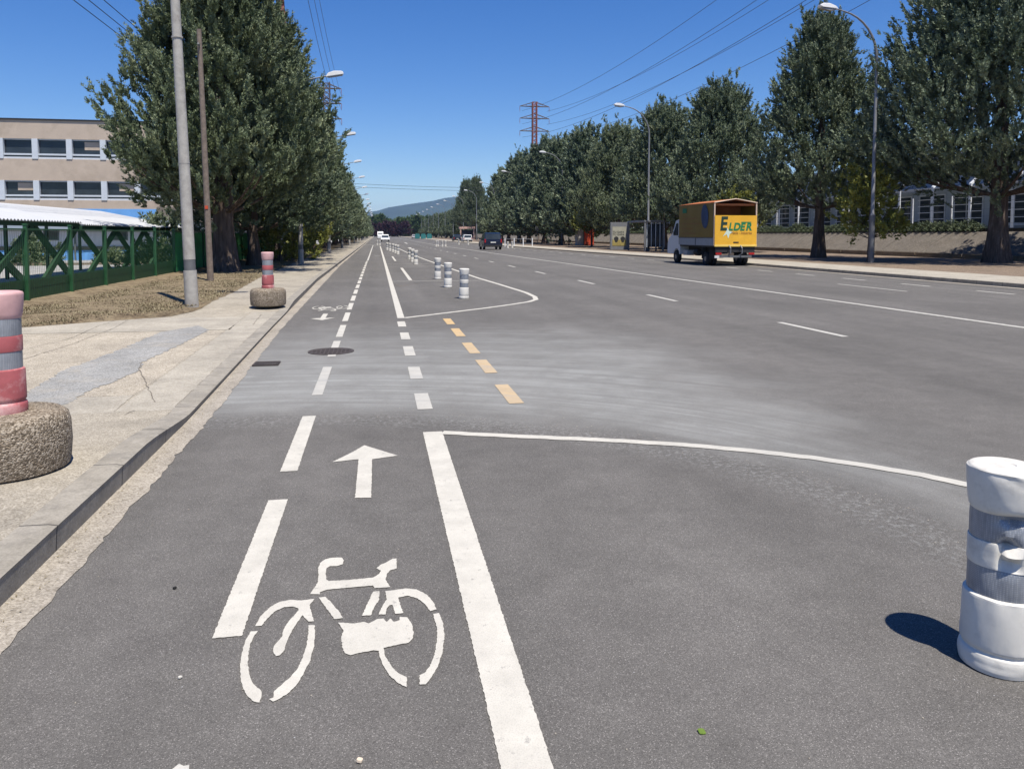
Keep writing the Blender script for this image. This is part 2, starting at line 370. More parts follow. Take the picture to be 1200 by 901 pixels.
flat('sidewalk_aggregate',[rough_poly([(-2.25,7.6),(-7.6,7.6),(-7.6,12.6),(-2.35,12.6)],.08,.01,2)],M['agg'],z2-.001,kind='structure')
flat('sidewalk_patch',[rough_poly(Z7([(40,520),(130,460),(230,400),(400,340),(560,270),(700,245),(735,262),(640,310),(500,375),(480,410),(300,480),(240,520),(120,560)]),.05,.03,3)],M['bluepatch'],z2+.003,kind='structure')
flat('sidewalk_slab',[rough_poly([(-2.3,12.62),(-7.6,12.62),(-7.6,14.6),(-2.4,14.6)],.1,.006,4),rough_poly([(-2.2,6.75),(-3.0,6.75),(-5.2,7.58),(-2.25,7.58)],.1,.006,5)],M['slab'],z2+.001,kind='structure')
def ribbon(pts, w, z, amp=.15, seed=0):
    rn=random.Random(seed); P=[]; Q=[]; pts=[Vector(p[:2]) for p in pts]; fine=[]
    for a,b in zip(pts,pts[1:]):
        n=max(1,int((b-a).length/.06))
        fine+=[a+(b-a)*k/n for k in range(n)]
    fine.append(pts[-1]); polys=[]
    for i,p in enumerate(fine):
        t=(fine[min(i+1,len(fine)-1)]-fine[max(i-1,0)]).normalized(); n=Vector((-t.y,t.x))
        p=p+n*rn.uniform(-amp,amp)*w*2
        P.append((p+n*w/2*(1+rn.uniform(-amp,amp)))[:]); Q.append((p-n*w/2*(1+rn.uniform(-amp,amp)))[:])
    return [[P[i],Q[i],Q[i+1],P[i+1]] for i in range(len(P)-1)]
sm=[]  # first two polylines paint overhead cable shadows as thin dark strips; others are cracks
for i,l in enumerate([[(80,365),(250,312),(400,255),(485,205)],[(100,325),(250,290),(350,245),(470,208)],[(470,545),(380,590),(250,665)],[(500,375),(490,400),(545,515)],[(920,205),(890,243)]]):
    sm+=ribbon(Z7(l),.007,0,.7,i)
flat('sidewalk_cracks_and_cable_shadows',sm,M['seam_and_shadow'],z2+.005,kind='structure')
# verge and soil
m=MB(); yv=[13.3+.4*i for i in range(64)]+[39+12*i for i in range(56)]
for a,b in zip(yv,yv[1:]):
    xs=lambda y:[-7.02+f*(interp(GEDGE,y)+.05*wob(y*3)+7.02) for f in (0,.2,.45,.75,1)]
    za=lambda y:[interp(KH,y)+.004+(.1 if y>14.6 else 0)]+[interp([(13.3,.052),(14.5,q),(900,q)],y) for q in (.15,.17,.16)]+[interp(KH,y)+.003]
    A=[(x,a,z+(.02*wob(x+a) if 0<i<4 else 0)) for i,(x,z) in enumerate(zip(xs(a),za(a)))]; B=[(x,b,z+(.02*wob(x+b) if 0<i<4 else 0)) for i,(x,z) in enumerate(zip(xs(b),za(b)))]
    m.add(A+B,[(i,i+1,i+6,i+5) for i in range(4)])
o=m.build('grass_verge',M['grass'],smooth=True); o['kind']='structure'
flat('verge_kerb',[[(-7.14,13),(-7.0,13),(-7.0,60),(-7.14,60)]],M['slab'],.165,kind='structure')
# yard behind the fence: falls gently away
m=MB(); m.add([(-7.9,-60,.02),(-7.9,60,-.1),(-7.9,420,-.7),(-200,420,-.75),(-200,60,-.72),(-60,46,-.45),(-60,-60,-.5)],[(0,1,5,6),(1,2,3,4,5)])
o=m.build('yard',M['yard']); o['kind']='structure'
# right footway, dirt, bank
strip('sidewalk_right',lambda y:interp(RK,y)+.155,lambda y:interp(RK,y)+3.1+.05*wob(y),[-30+5*i for i in range(146)],lambda y:.128,M['slab'])
strip('dirt_verge',lambda y:interp(RK,y)+3.0,lambda y:34.3,[-30+5*i for i in range(146)],lambda y:.124,M['soil'])
BX=34.0
bank=MB()
for i in range(-12,75):
    a=i*4+.015; b=i*4+3.985
    bank.prism([(BX+.25,.1),(BX+.3,.42),(BX+2.4,1.72),(BX+2.9,1.72),(BX+2.9,.1)],'y',a,b)
bo=bank.build('embankment',M['soil']); bo.data.materials[0]=m_agg('bank_slabs',(.085,.072,.06),(.145,.126,.104),(.215,.19,.158),34,(.09,.07,.05),.5); bo['kind']='structure'
flat('bank_terrace',[[(BX+2.7,-50),(400,-50),(400,700),(BX+2.7,700)]],M['yard'],1.70,kind='structure')
# hills
def hills():
    nx,ny=90,24; X=np.linspace(-3500,4500,nx); Y=np.linspace(4200,9500,ny); v=[]
    for y in Y:
        for x in X:
            s=x*6000/y
            h=240*math.exp(-((s-850)/750)**2)+130*math.exp(-((s+100)/1100)**2)+130*math.exp(-((s-2400)/900)**2)
            d=math.exp(-((y-6300)/1300)**2); r=12*wob(x*.004,y*.002)
            v.append((x,y,-2+(h+r)*d))
    f=[(j*nx+i,j*nx+i+1,(j+1)*nx+i+1,(j+1)*nx+i) for j in range(ny-1) for i in range(nx-1)]
    m=MB(); m.v=v; m.f=f; o=m.build('hills',M['hill'],smooth=True); o['kind']='structure'; tag(o,'distant blue hill beyond the end of the road')
hills()

# ---------------------------------------------------------------- road markings (children of the road)
def mark(name, polys, mat='paint', z=.004, rough=True):
    if rough: polys=[rough_poly(p,.011,.0022,i) for i,p in enumerate(polys)]
    return flat(name,polys,M[mat],z,parent=road)
def rect(x0,x1,y0,y1): return [(x0,y0),(x1,y0),(x1,y1),(x0,y1)]
rn=random.Random(5)
mark('wide_solid_line',[rect(.34,.49,-2.0,5.98)])
mark('dashed_line',[rect(-.64,-.53,s,s+1.56) for s in (-1.2,3.02,5.13)]+[rect(-.635,-.535,7.56,9.17),rect(-.635,-.535,9.95,11.4)]+[rect(-.63,-.53,11.85+2.15*k,13.4+2.15*k) for k in range(16)])
mark('bike_lane_line',[rect(-.60,-.50,46.5,112)],'paint_far',rough=False)
mark('wide_solid_line',[rect(.36,.49,14.33,104)],rough=False)
mark('stop_line',[rect(-.60,.49,103.6,104.2),rect(-1.8,.5,118,119)],'paint_far',z=.0045,rough=False)
mark('square_dashes',[rect(.34,.475,a,b) for a,b in ((6.78,7.47),(8.24,9.0),(9.84,10.68),(11.4,12.2),(13.0,13.77))])
mark('yellow_dashes',[rect(1.18,1.32,a,b) for a,b in ((6.87,7.77),(8.45,9.37),(9.9,10.89),(11.6,12.6),(13.2,14.1))],'yellow')
def arcline(P,w,name,mat='paint'):
    flat(name,ribbon(P,w,0,.03,1),M[mat],.0046,parent=road)
cc=(.2,1.9)
arcline([(.49,5.95)]+[at(x,y)[:2] for x,y in ((560,509.5),(640,513),(720,516.5),(800,521.5),(880,528.5),(950,536.5),(1020,546.5),(1080,557),(1128,567),(1200,583),(1290,606))]+[(4.08,2.7),(4.15,1.6),(4.15,-14)],.10,'curved_line')
nose=[(.49,14.36),(1.3,15.1),(2.2,15.95),(2.93,16.72),(3.45,17.35),(3.72,17.9),(3.86,18.7),(3.90,20.1),(3.74,23.5),(3.53,27.1),(3.2,38),(2.95,46.7),(2.6,62),(2.4,80),(2.3,105)]
arcline(nose,.12,'bay_outline')
mark('bay_line',[rect(1.05,1.17,26.2,36)],rough=False); mark('bay_line',[rect(1.0,1.12,45.5,55)],rough=False)
for y in (25.6,37.6,41,48,56,66,78): mark('bay_cross_line',[rect(.49,min(interp([(b,a) for a,b in nose[7:]],y),3.5),y,y+.1)],'paint_far',rough=False)
arcline([(10.95,-2),(10.6,11.08),(10.5,17.27),(10.1,34.5),(9.5,60),(8.9,90),(8.5,107),(8.4,200),(8.4,420)],.15,'lane_line','paint_far')
dd=[]
for k in range(-1,34):
    a=4.2+ (k)*6.35; x=interp([(0,7.15),(12,6.97),(31,6.5),(90,6.0),(200,5.7)],a)
    dd.append(rect(x-.06,x+.06,a,a+1.95))
mark('lane_dashes',dd,'paint_far',rough=False)
dd=[rect(16.2,16.33,a,a+1.3) for a in [8+3.1*k for k in range(10)]]+[rect(14.15,14.25,18.7,21.9)]
mark('parking_dashes',dd,'paint_far',rough=False)
mark('parking_dashes',[rect(interp(RK,a)-2.0,interp(RK,a)-1.88,a,a+1.3) for a in [44+3.1*k for k in range(14)]],'paint_far',rough=False)
arcline([(5.0,130),(5.3,150),(6.2,150.5)],.3,'far_line','paint_far')
ZB=lambda P:[at(240+x/3.75,640+y/3.75)[:2] for x,y in P]
bike=[
 [(222,354),(245,310),(290,268),(330,247),(380,238),(425,241),(450,238),(482,234),(470,250),(460,262),(465,280),(470,300),(480,332),(455,334),(430,306),(405,340),(385,370),(370,400),(358,430),(350,460),(330,482),(312,486),(302,470),(303,445),(318,425),(340,400),(345,375),(360,345),(385,315),(412,285),(410,275),(390,268),(350,270),(310,288),(275,320),(250,352)],
 [(203,377),(233,375),(215,400),(198,440),(190,490),(190,530),(200,580),(215,610),(240,630),(250,645),(248,670),(240,690),(215,685),(190,665),(168,625),(157,580),(155,530),(163,470),(178,420)],
 [(455,350),(483,350),(484,400),(478,450),(462,510),(435,560),(405,610),(365,650),(325,675),(300,686),(282,675),(302,668),(305,640),(340,610),(375,580),(405,545),(430,495),(447,440),(455,390)],
 [(462,213),(485,180),(497,160),(500,130),(498,100),(508,75),(530,60),(560,53),(600,52),(612,65),(605,82),(580,90),(550,90),(535,100),(530,125),(535,150),(545,156),(640,150),(740,140),(765,125),(775,110),(755,100),(770,85),(800,72),(825,57),(842,56),(843,100),(815,108),(800,125),(795,150),(815,182),(745,187),(740,175),(650,183),(540,193),(505,205),(505,214)],
 [(500,228),(530,224),(560,255),(590,290),(607,318),(570,323),(545,290),(520,255)],
 [(740,202),(767,200),(765,240),(745,270),(730,306),(690,308),(708,270),(725,235)],
 [(765,303),(775,275),(800,235),(793,200),(830,196),(880,188),(930,192),(975,215),(1005,250),(1018,280),(990,288),(970,260),(935,232),(890,220),(850,228),(862,270),(872,296),(838,300),(825,260),(812,262),(798,280),(795,302)],
 [(1003,300),(1030,296),(1048,340),(1053,400),(1045,470),(1025,530),(995,580),(970,610),(945,611),(943,570),(965,560),(990,530),(1010,480),(1020,420),(1020,360),(1010,325)],
 [(585,338),(660,342),(700,335),(720,342),(760,322),(785,320),(800,335),(815,320),(830,335),(855,328),(858,313),(890,315),(910,345),(918,385),(912,410),(895,427),(850,435),(785,450),(790,480),(820,530),(850,560),(887,578),(888,622),(850,605),(810,570),(780,520),(768,490),(765,463),(740,460),(690,470),(640,482),(615,472),(605,450),(600,400),(610,375)]]
bw=[ZB(p) for p in bike]
def splotch(cx,cy,r,seed):
    rn=random.Random(seed); return [(cx+r*rn.uniform(.4,1)*math.cos(a),cy+r*.8*rn.uniform(.4,1)*math.sin(a)) for a in [k*.7 for k in range(9)]]
bw=[rough_poly(p,.009,.0018,i) for i,p in enumerate(bw)]
tag(mark('bicycle_symbol',bw,rough=False),'white bicycle symbol, nearest in the right-hand bike lane')
arrow=[at(360+x/3.107,330+y/3.107)[:2] for x,y in [(208,597),(330,635),(236,648),(233,788),(174,789),(187,648),(92,658),(165,622)]]
mark('arrow_symbol',[arrow])
bc=(sum(p[0] for q in bw for p in q)/sum(len(q) for q in bw), sum(p[1] for q in bw for p in q)/sum(len(q) for q in bw))
t0=at(387,361.2); mark('bicycle_symbol',[[(t0[0]-(x-bc[0]),t0[1]-(y-bc[1])*1.0) for x,y in q] for q in bw],rough=False)
t1=at(379,371.5); ac=(-.09,5.1); mark('arrow_symbol',[[(t1[0]-(x-ac[0]),t1[1]-(y-ac[1])) for x,y in arrow]])
mark('paint_scrap',[splotch(*at(211,903)[:2],.045,3)],'paint_far',rough=False)
mark('paint_scrap',[splotch(.2,23,.0,1)] if 0 else [rect(-.2,.2,57,57.4)],'paint_far',rough=False)
# sealed crack in the bay
flat('sealed_crack',ribbon([at(x,y)[:2] for x,y in ((463,333.5),(470,336),(480,333.5),(491,332.5))],.05,0,.3,2),M['seam_and_shadow'],.0048,parent=road)

# loose grit, pebbles and a few leaves on the asphalt
def grit():
    rn=random.Random(9); m=MB()
    def peb(x,y,r):
        z=.002; n=5; a0=rn.random()*6; vs=[(x+r*math.cos(a0+k*2*math.pi/n)*rn.uniform(.6,1),y+r*math.sin(a0+k*2*math.pi/n)*rn.uniform(.6,1),z) for k in range(n)]
        vs.append((x,y,z+r*.8)); m.add(vs,[(k,(k+1)%n,n) for k in range(n)])
    for _ in range(420):
        Y=1.6+rn.random()**1.8*9; X=rn.uniform(-1.4,3+Y*.5); peb(X,Y,rn.uniform(.0015,.0045))
    for _ in range(500):
        Y=2+rn.random()**1.5*12; X=interp(KERB,Y)+abs(rn.gauss(0,.04))+.01; peb(X,Y,rn.uniform(.002,.007))
    for _ in range(260):
        th=R(rn.uniform(20,100)); rr=3.3+1.41*(th-.61)+rn.gauss(0,.15); peb(.2+rr*math.cos(th),1.9+rr*math.sin(th),rn.uniform(.002,.006))
    o=m.build('gravel',M['gutter']); tag(o,'loose grit and small stones lying on the asphalt','gravel',kind='stuff')
grit()
def litter():
    spec=[(822,858,.022,(.10,.16,.02),'small green leaf lying on the asphalt near the bottom of the photo','leaf'),(421,893,.016,(.62,.52,.40),'crumpled cigarette end on the asphalt below the arrow lane','cigarette end'),(211,795,.012,(.6,.57,.5),'pale scrap lying left of the large bicycle symbol','scrap'),(205,690,.014,(.02,.018,.016),'small black stone left of the nearest bike lane dash','stone')]
    for i,(x,y,r,c,l,cat) in enumerate(spec):
        p=at(x,y); m=MB(); rn=random.Random(i)
        prof=[(r*(.5+.5*math.sin(a)**2)*math.cos(a),r*.55*math.sin(a)) for a in [k*math.pi/6 for k in range(12)]]
        m.prism(prof,'z',.003,.003+r*(.15 if cat=='leaf' else .5))
        o=m.build(cat.replace(' ','_'),simple(cat+'_surface',c,.7,.2,90),bevel=.001); o.location=p; o.rotation_euler=(.15,.1,i*1.3); tag(o,l,cat)
litter()

def leaf_litter():
    rs=np.random.RandomState(12); n=1500; Y=2+rs.rand(n)**1.3*34; K=np.array([interp(KERB,y) for y in Y]); X=K+.02+np.abs(rs.randn(n))*.06; Z=np.full(n,.008)
    m_=rs.rand(n)<.45; G=np.array([interp(GEDGE,max(y,15.2)) for y in Y]); X=np.where(m_&(Y>15),G+rs.randn(n)*.35,X); Z=np.where(m_&(Y>15),.135,Z)
    a=rs.rand(n)*6.28; s=.003+.008*rs.rand(n); dx=np.cos(a)*s; dy=np.sin(a)*s; lift=rs.rand(n)*.008
    v=np.stack([np.stack([X-dx,Y-dy,Z],1),np.stack([X+dx,Y+dy,Z+lift],1),np.stack([X-dy*.6,Y+dx*.6,Z+lift*.5],1)],1).reshape(-1,3)
    o=tri_mesh('leaf_litter',v,M['straw']); tag(o,'dry leaf bits collected along the left kerb and verge edge','litter',kind='stuff')
# manhole and drain
t=at(388,412)
m=empty('manhole_cover',(t[0],t[1],0),0,'round cast iron manhole cover in the bike lane at the driveway','manhole cover')
q=MB(); q.lathe([(.30,.0),(.30,.009),(.26,.009),(.258,.006),(.0,.006)],40); q.build('frame',M['iron'],m)
q=MB()
for i in range(-4,5):
    for j in range(-4,5):
        if i*i+j*j<18: q.box(i*.054-.017,i*.054+.017,j*.054-.017,j*.054+.017,.0065,.012)
q.build('lid',M['iron'],m)
t=at(306,427,.004)
q=MB()
for i in range(9): q.box(-.13+i*.03,-.115+i*.03,-.12,.12,.002,.012)
q.box(-.145,-.132,-.13,.13,.0,.014); q.box(.138,.15,-.13,.13,.0,.014); q.box(-.132,.138,-.13,-.12,.0,.014); q.box(-.132,.138,.12,.13,.0,.014)
o=q.build('drain_grate',M['iron']); o.location=(t[0]+.06,t[1],.005); tag(o,'rusty gutter drain grate beside the dropped kerb','drain grate')

# dry grass on the verge
def tufts():
    rs=np.random.RandomState(4); n=70000
    Y=13.5+rs.rand(n)**1.4*32; X=-6.95+rs.rand(n)*3.5
    keep=np.array([x<interp(GEDGE,y)-.02+.08*wob(y*5,x) for x,y in zip(X,Y)]); X=X[keep]; Y=Y[keep]; n=len(X)
    keep=(np.sin(X*3+Y*1.7)+np.sin(Y*4.1-X*2)+rs.randn(n)*.8)>-.6; X=X[keep];Y=Y[keep]; n=len(X)
    a=rs.rand(n)*6.28; h=.01+rs.rand(n)*.035; w=.006+.006*rs.rand(n); ln=rs.rand(n)*.06
    z=np.interp(Y,[13.4,14.6],[.055,.155]); dx=np.cos(a); dy=np.sin(a)
    v=np.stack([np.stack([X-dy*w,Y+dx*w,np.full(n,z)],1),np.stack([X+dy*w,Y-dx*w,np.full(n,z)],1),np.stack([X+dx*ln,Y+dy*ln,z+h],1)],1).reshape(-1,3)
    return v
def tri_mesh(name, v, mat, parent=None):
    me=bpy.data.meshes.new(name); n=len(v); me.vertices.add(n); me.vertices.foreach_set('co',np.ascontiguousarray(v,dtype=np.float32).ravel())
    me.loops.add(n); me.loops.foreach_set('vertex_index',np.arange(n,dtype=np.int32)); me.polygons.add(n//3)
    me.polygons.foreach_set('loop_start',np.arange(0,n,3,dtype=np.int32)); me.update(calc_edges=True); me.validate()
    me.materials.append(mat); o=bpy.data.objects.new(name,me); C.objects.link(o)
    if parent: o.parent=parent
    return o
leaf_litter()
o=tri_mesh('dry_grass',tufts(),M['straw']); tag(o,'dry straw coloured grass on the left verge','grass',kind='stuff')

# ================================================================= TREES
def norm(a): return a/np.maximum(np.linalg.norm(a,axis=-1,keepdims=True),1e-9)
def crown(seed,H,base,Rad,nl,tpl,k,leaf,tl=.5,up=.6,spire=8,power=.62,low=.12):
    """limbs that leave the trunk, bend up and carry sprays of scale leaves"""
    rs=np.random.RandomState(seed); P=[];D=[]; limbs=[]
    for i in range(nl):
        if i<spire:
            th=rs.rand()*6.28; zt=H*(1-.16*rs.rand()) if i else H; r=Rad*(.05+.24*rs.rand())*(i>0); z0=zt-H*.3; sp=.12
        else:
            u=rs.rand()**.9; th=i*2.399+rs.randn()*.3; zt=base+(H-base)*(.04+.86*u)
            uu=(zt-base)/(H-base); prof=min(1,(uu/low+.35))**.6*(1-uu)**power
            lob=1+.08*math.sin(3*th+seed)+.07*math.sin(5*th+2*seed+uu*9); r=Rad*prof*lob*(.82+.2*rs.rand()); z0=max(base*.75,zt-r*(.45+.5*rs.rand())-.3); sp=.2+.05*Rad
        e=np.array([r*math.cos(th),r*math.sin(th),zt]); s=np.array([0,0,z0]); c=np.array([r*.62*math.cos(th),r*.62*math.sin(th),z0+(zt-z0)*.25])
        limbs.append((s,c,e))
        tt=.22+.80*rs.rand(tpl)**.7; t=tt[:,None]
        p=(1-t)**2*s+2*t*(1-t)*c+t*t*e; d=2*(1-t)*(c-s)+2*t*(e-c)
        nc=max(3,tpl//4); cid=rs.randint(0,nc,tpl); tc=(.30+.72*rs.rand(nc)**.7); tt=np.clip(tc[cid]+rs.randn(tpl)*.035,.15,1.04); t=tt[:,None]
        p=(1-t)**2*s+2*t*(1-t)*c+t*t*e; d=2*(1-t)*(c-s)+2*t*(e-c)
        off=rs.randn(nc,3)*np.array([1,1,.75])*sp*1.1*(1.2-.7*tc)[:,None]; dc=norm(norm(d)*.7+norm(off+1e-6)[cid]*.55+np.array([0,0,up*1.15])); qq=rs.rand(tpl,1)
        p=p+off[cid]+dc*(qq*1.5-.4)*tl*1.15+rs.randn(tpl,3)*(.05+.36*tl)*(1-.8*qq)*.75; P.append(p); D.append(norm(d)*.8+norm(off+1e-6)[cid]*.5+np.array([0,0,up])+rs.randn(tpl,3)*.28)
    P=np.concatenate(P); D=norm(np.concatenate(D)); n=len(P)
    L=tl*(.6+.7*rs.rand(n)); s=rs.rand(n,k)
    pos=P[:,None,:]+D[:,None,:]*(s*L[:,None])[...,None]
    rad=norm(rs.randn(n,k,3)); rad=norm(rad-D[:,None,:]*np.sum(rad*D[:,None,:],-1,keepdims=True))
    ld=norm(D[:,None,:]*.9+rad*.75); ll=leaf*(1.25-.75*s)*(.7+.6*rs.rand(n,k)); side=norm(np.cross(ld,norm(rad*.9+np.array([0,0,.55])+rs.randn(n,k,3)*.35)))
    b=pos+rad*.02; w=ll[...,None]*.27
    v=np.stack([b-side*w,b+side*w,b+ld*ll[...,None]],2).reshape(-1,3)
    return v,limbs
def trunk_mesh(seed,H,r,limbs,nlimb=16,flare=1.5):
    rn=random.Random(seed); m=MB(); pts=[];rad=[]
    for i in range(12):
        t=i/11; z=-.15+t*H*.8; pts.append((.06*wob(z,seed)*r*3,.06*wob(z+4,seed)*r*3,z)); rad.append(r*(1-.85*t)*(flare if i==0 else 1.12 if i==1 else 1))
    n=14; b=len(m.v); m.tube(pts,rad,n)
    for i in range(b,len(m.v)):
        x,y,z=m.v[i]; a=math.atan2(y,x); q=1+.10*math.sin(5*a+seed)+.05*math.sin(9*a+z*2); m.v[i]=(x*q,y*q,z)
    cand=sorted(range(8,len(limbs)),key=lambda i:limbs[i][2][2])[:nlimb*3:2]
    for i in cand[:nlimb]:
        s,c,e=limbs[i]; P=[]; Rr=[]; lr=r*.22*rn.uniform(.6,1.1)
        for k in range(6):
            t=k/5*.85; p=(1-t)**2*s+2*t*(1-t)*c+t*t*e; P.append(tuple(p)); Rr.append(lr*(1-.8*k/5)+.008)
        m.tube(P,Rr,6)
    return m
def make_tree(name,seed,H,base,Rad,nl,tpl,k,leaf,r,leafmat,label,cat='tree',group=None,**kw):
    root=empty(name,(0,0,0),0,label,cat,group)
    v,l=crown(seed,H,base,Rad,nl,tpl,k,leaf,**kw)
    trunk_mesh(seed,H,r,l).build('trunk',M['bark'],root,smooth=True)
    tri_mesh('crown',v,M[leafmat],root); return root
def place(o,x,y,z=.13,rz=0,s=1,label=None,group=None,first=False,sz=None):
    c=o if first else copy_tree(o); c.location=(x,y,z); c.rotation_euler=(0,0,rz); c.scale=(s,s,sz or s)
    if label: c['label']=label
    if group: c['group']=group
    return c
LG='cypress trees in the left roadside row'; RG='cypress trees in the right roadside row'
tA=make_tree('cypress_tree',11,13.6,2.9,5.0,400,28,40,.115,.42,'leafL','largest dense cypress of the left row, with the thickest trunk behind the wooden pole',group=LG,power=1.0,tl=.42,low=.42)
tB=make_tree('cypress_tree',12,12.2,2.2,4.7,300,24,32,.13,.26,'leafL','second tree of the left row, its thin trunk behind the distant red bollard',group=LG,power=.75,tl=.44,low=.3)
tC=make_tree('cypress_tree',13,16.0,4.2,6.2,380,26,28,.145,.36,'leafB','pointed cypress with bare lower limbs standing right of the yellow truck',group=RG,power=1.05,spire=14,tl=.5,low=.12)
tD=make_tree('cypress_tree',14,18.5,4.7,8.0,560,28,28,.155,.50,'leafB','huge wide cypress with a thick trunk at the right edge of the photo',group=RG,tl=.55,low=.2)
tE=make_tree('cypress_tree',15,15.6,2.8,7.3,340,24,20,.21,.38,'leafB','broad cypress whose crown rises directly behind the yellow truck',group=RG,spire=30,power=.75,low=.22,tl=.65)
tF=make_tree('cypress_tree',16,15.6,1.8,6.6,230,20,14,.36,.36,'leafB','x',group=RG,spire=14,power=.95,low=.22,tl=.85)
place(tA,-5.65,30.3,rz=.7,s=1.0,first=True); place(tB,-5.45,36.0,s=.96,rz=0,first=True)
lab=['third tree of the left row, beside the second lamp post','fourth tree of the left row, above the yellow-green shrubs','fifth tree of the left row, its trunk hidden by shrubs','sixth tree of the left row, beyond the yellow shrub tree']
rn=random.Random(2)
y=43.2; i=0
while y<430:
    src=tB if i<4 else tF
    s=rn.uniform(.92,1.0)*(1 if i<4 else .70)
    place(src,-5.7+rn.uniform(-.3,.3),y,rz=rn.random()*6,s=s,label=lab[i] if i<len(lab) else 'one of the distant merging cypresses toward the far end of the left row',group=LG)
    y+=7.4 if y<140 else 10; i+=1
place(tC,26.8,43.4,rz=1.2,s=.95,first=True); place(tD,30.8,34.0,rz=.3,s=.95,first=True); place(tE,27.2,58.3,rz=0,s=.87,first=True)
place(tE,27.2,70.5,rz=2.1,s=.89,label='spiky topped cypress behind the bus shelter, its trunk beside the truck cab',group=RG)
place(tE,26.6,83,rz=4.0,s=.88,label='cypress left of the bus shelter, standing beside the orange-red cabinet',group=RG)
place(tF,26.6,97,rz=0,s=.97,first=True,label='dense cypress left of the orange-red cabinet, next to the wide grey pillar',group=RG)
ry_=[(109,26.4,.98),(121,26.6,1.06),(133,26.4,1.0),(146,27,1.05),(159,27.2,.97),(171,27.6,1.0),(216,27.6,0),(244,28,0)]
lab=['tall cypress partly hiding the foot of the right steel pylon','cypress just left of the right steel pylon','bushy cypress two trees left of the steel pylon','cypress above the white barrier','cypress right of the dark navy car','last cypress before the gap in the right row','pointed dark cypress just right of the slender lamp post','tall pointed dark cypress beyond the gap in the right row']
for i,(y,x,sc) in enumerate(ry_):
    if sc: place(tF,x,y,rz=i*1.7,s=sc,label=lab[i],group=RG)
    else: place(tC,x,y,rz=i*1.7,s=.95,sz=1.12 if i==6 else 1.2,label=lab[i],group=RG)
y=262
while y<450:
    place(tF,27.5+rn.uniform(-.6,.6),y,rz=rn.random()*6,s=rn.uniform(.60,.72),label='one of the distant merging cypresses toward the far end of the right row',group=RG); y+=11.5
place(tD,37.5,22,rz=2.0,s=.95,label='cypress just outside the right edge of the photo',group=RG) if 0 else None
# small leafy trees and shrubs
tY=make_tree('small_tree',31,5.2,1.6,2.0,70,14,10,.17,.10,'leafY','small yellow-green leafy tree just behind the nearest right lamp post',tl=.35,up=.2,spire=3,power=.4)
place(tY,25.5,36.6,rz=1,s=1.0,first=True)
def shrub(name,seed,x,y,H,Rd,mat,label,cat='shrub',z=.13):
    root=empty(name,(x,y,z),0,label,cat)
    v,l=crown(seed,H,.1,Rd,50,14,10,.16,tl=.3,up=.3,spire=3,power=.35,low=.05)
    trunk_mesh(seed,H,.05,l,8).build('stem',M['bark'],root); tri_mesh('foliage',v,M[mat],root); return root
shrub('shrub',41,-4.9,41,3.0,1.7,'leafY','yellow-green bush under the left trees beside the second lamp post')
shrub('shrub',42,-4.9,47,3.4,1.8,'leafY','second yellow-green bush under the left trees, farther back')
place(tY,-4.5,55,rz=2,s=.75,label='small bright yellow-green tree on the left sidewalk beside a grey post')
place(tY,25,88,rz=3,s=1.15,label='yellow-green small tree left of the bus shelter')
place(tY,26,53,rz=4,s=.9,label='yellow-green small tree behind the front of the truck')
shrub('shrub',43,-9.6,38,2.6,1.8,'leafL','dark green bush behind the green netted fence',z=-.1)
shrub('shrub',44,26,103,6.5,4.0,'leafB','large dark bush reaching the ground left of the wide grey pillar')
for i,(x,y,h) in enumerate([(-13,47.5,1.1),(-15,47.2,.8),(-19,47,1.7),(-24,48,.8),(-28,48,.6),(-33,48,1.0)]):
    shrub('shrub',50+i,x,y,h,h*.7,'leafL',['small bush at the yard wall seen through the fence near the concrete pole','low bush on the yard wall between two shrubs','tall bush on the yard wall near its right end','low bush in the middle of the yard wall','smallest bush on the yard wall','bush on the yard wall behind the leftmost fence post'][i],z=-.5)
for i,(x,y) in enumerate([(5,500),(17,505),(11,508),(-4,512)]):
    root=empty('purple_tree',(x,y,0),0,'dark purple-leaved tree at the far end of the road','tree','purple trees at the end of the road')
    v,l=crown(60+i,9,1,6,40,14,8,.9,tl=1.2,up=.1,spire=3,power=.35,low=.05); trunk_mesh(60+i,9,.3,l,4).build('trunk',M['bark'],root); tri_mesh('crown',v,M['leafP'],root)
V=[]; rs=np.random.RandomState(8)
for i in range(34):
    v,_=crown(100+i%5,11.5+rs.rand()*4,1.2,7,60,16,8,1.3,tl=1.8,up=.4,spire=5,power=.5,low=.05)
    V.append(v+np.array([-80+i*6.5+rs.randn()*2,545+rs.rand()*60,-.5]))
o=tri_mesh('woods',np.concatenate(V),M['leafD']); tag(o,'mass of green trees closing the far end of the road','woods',kind='stuff')

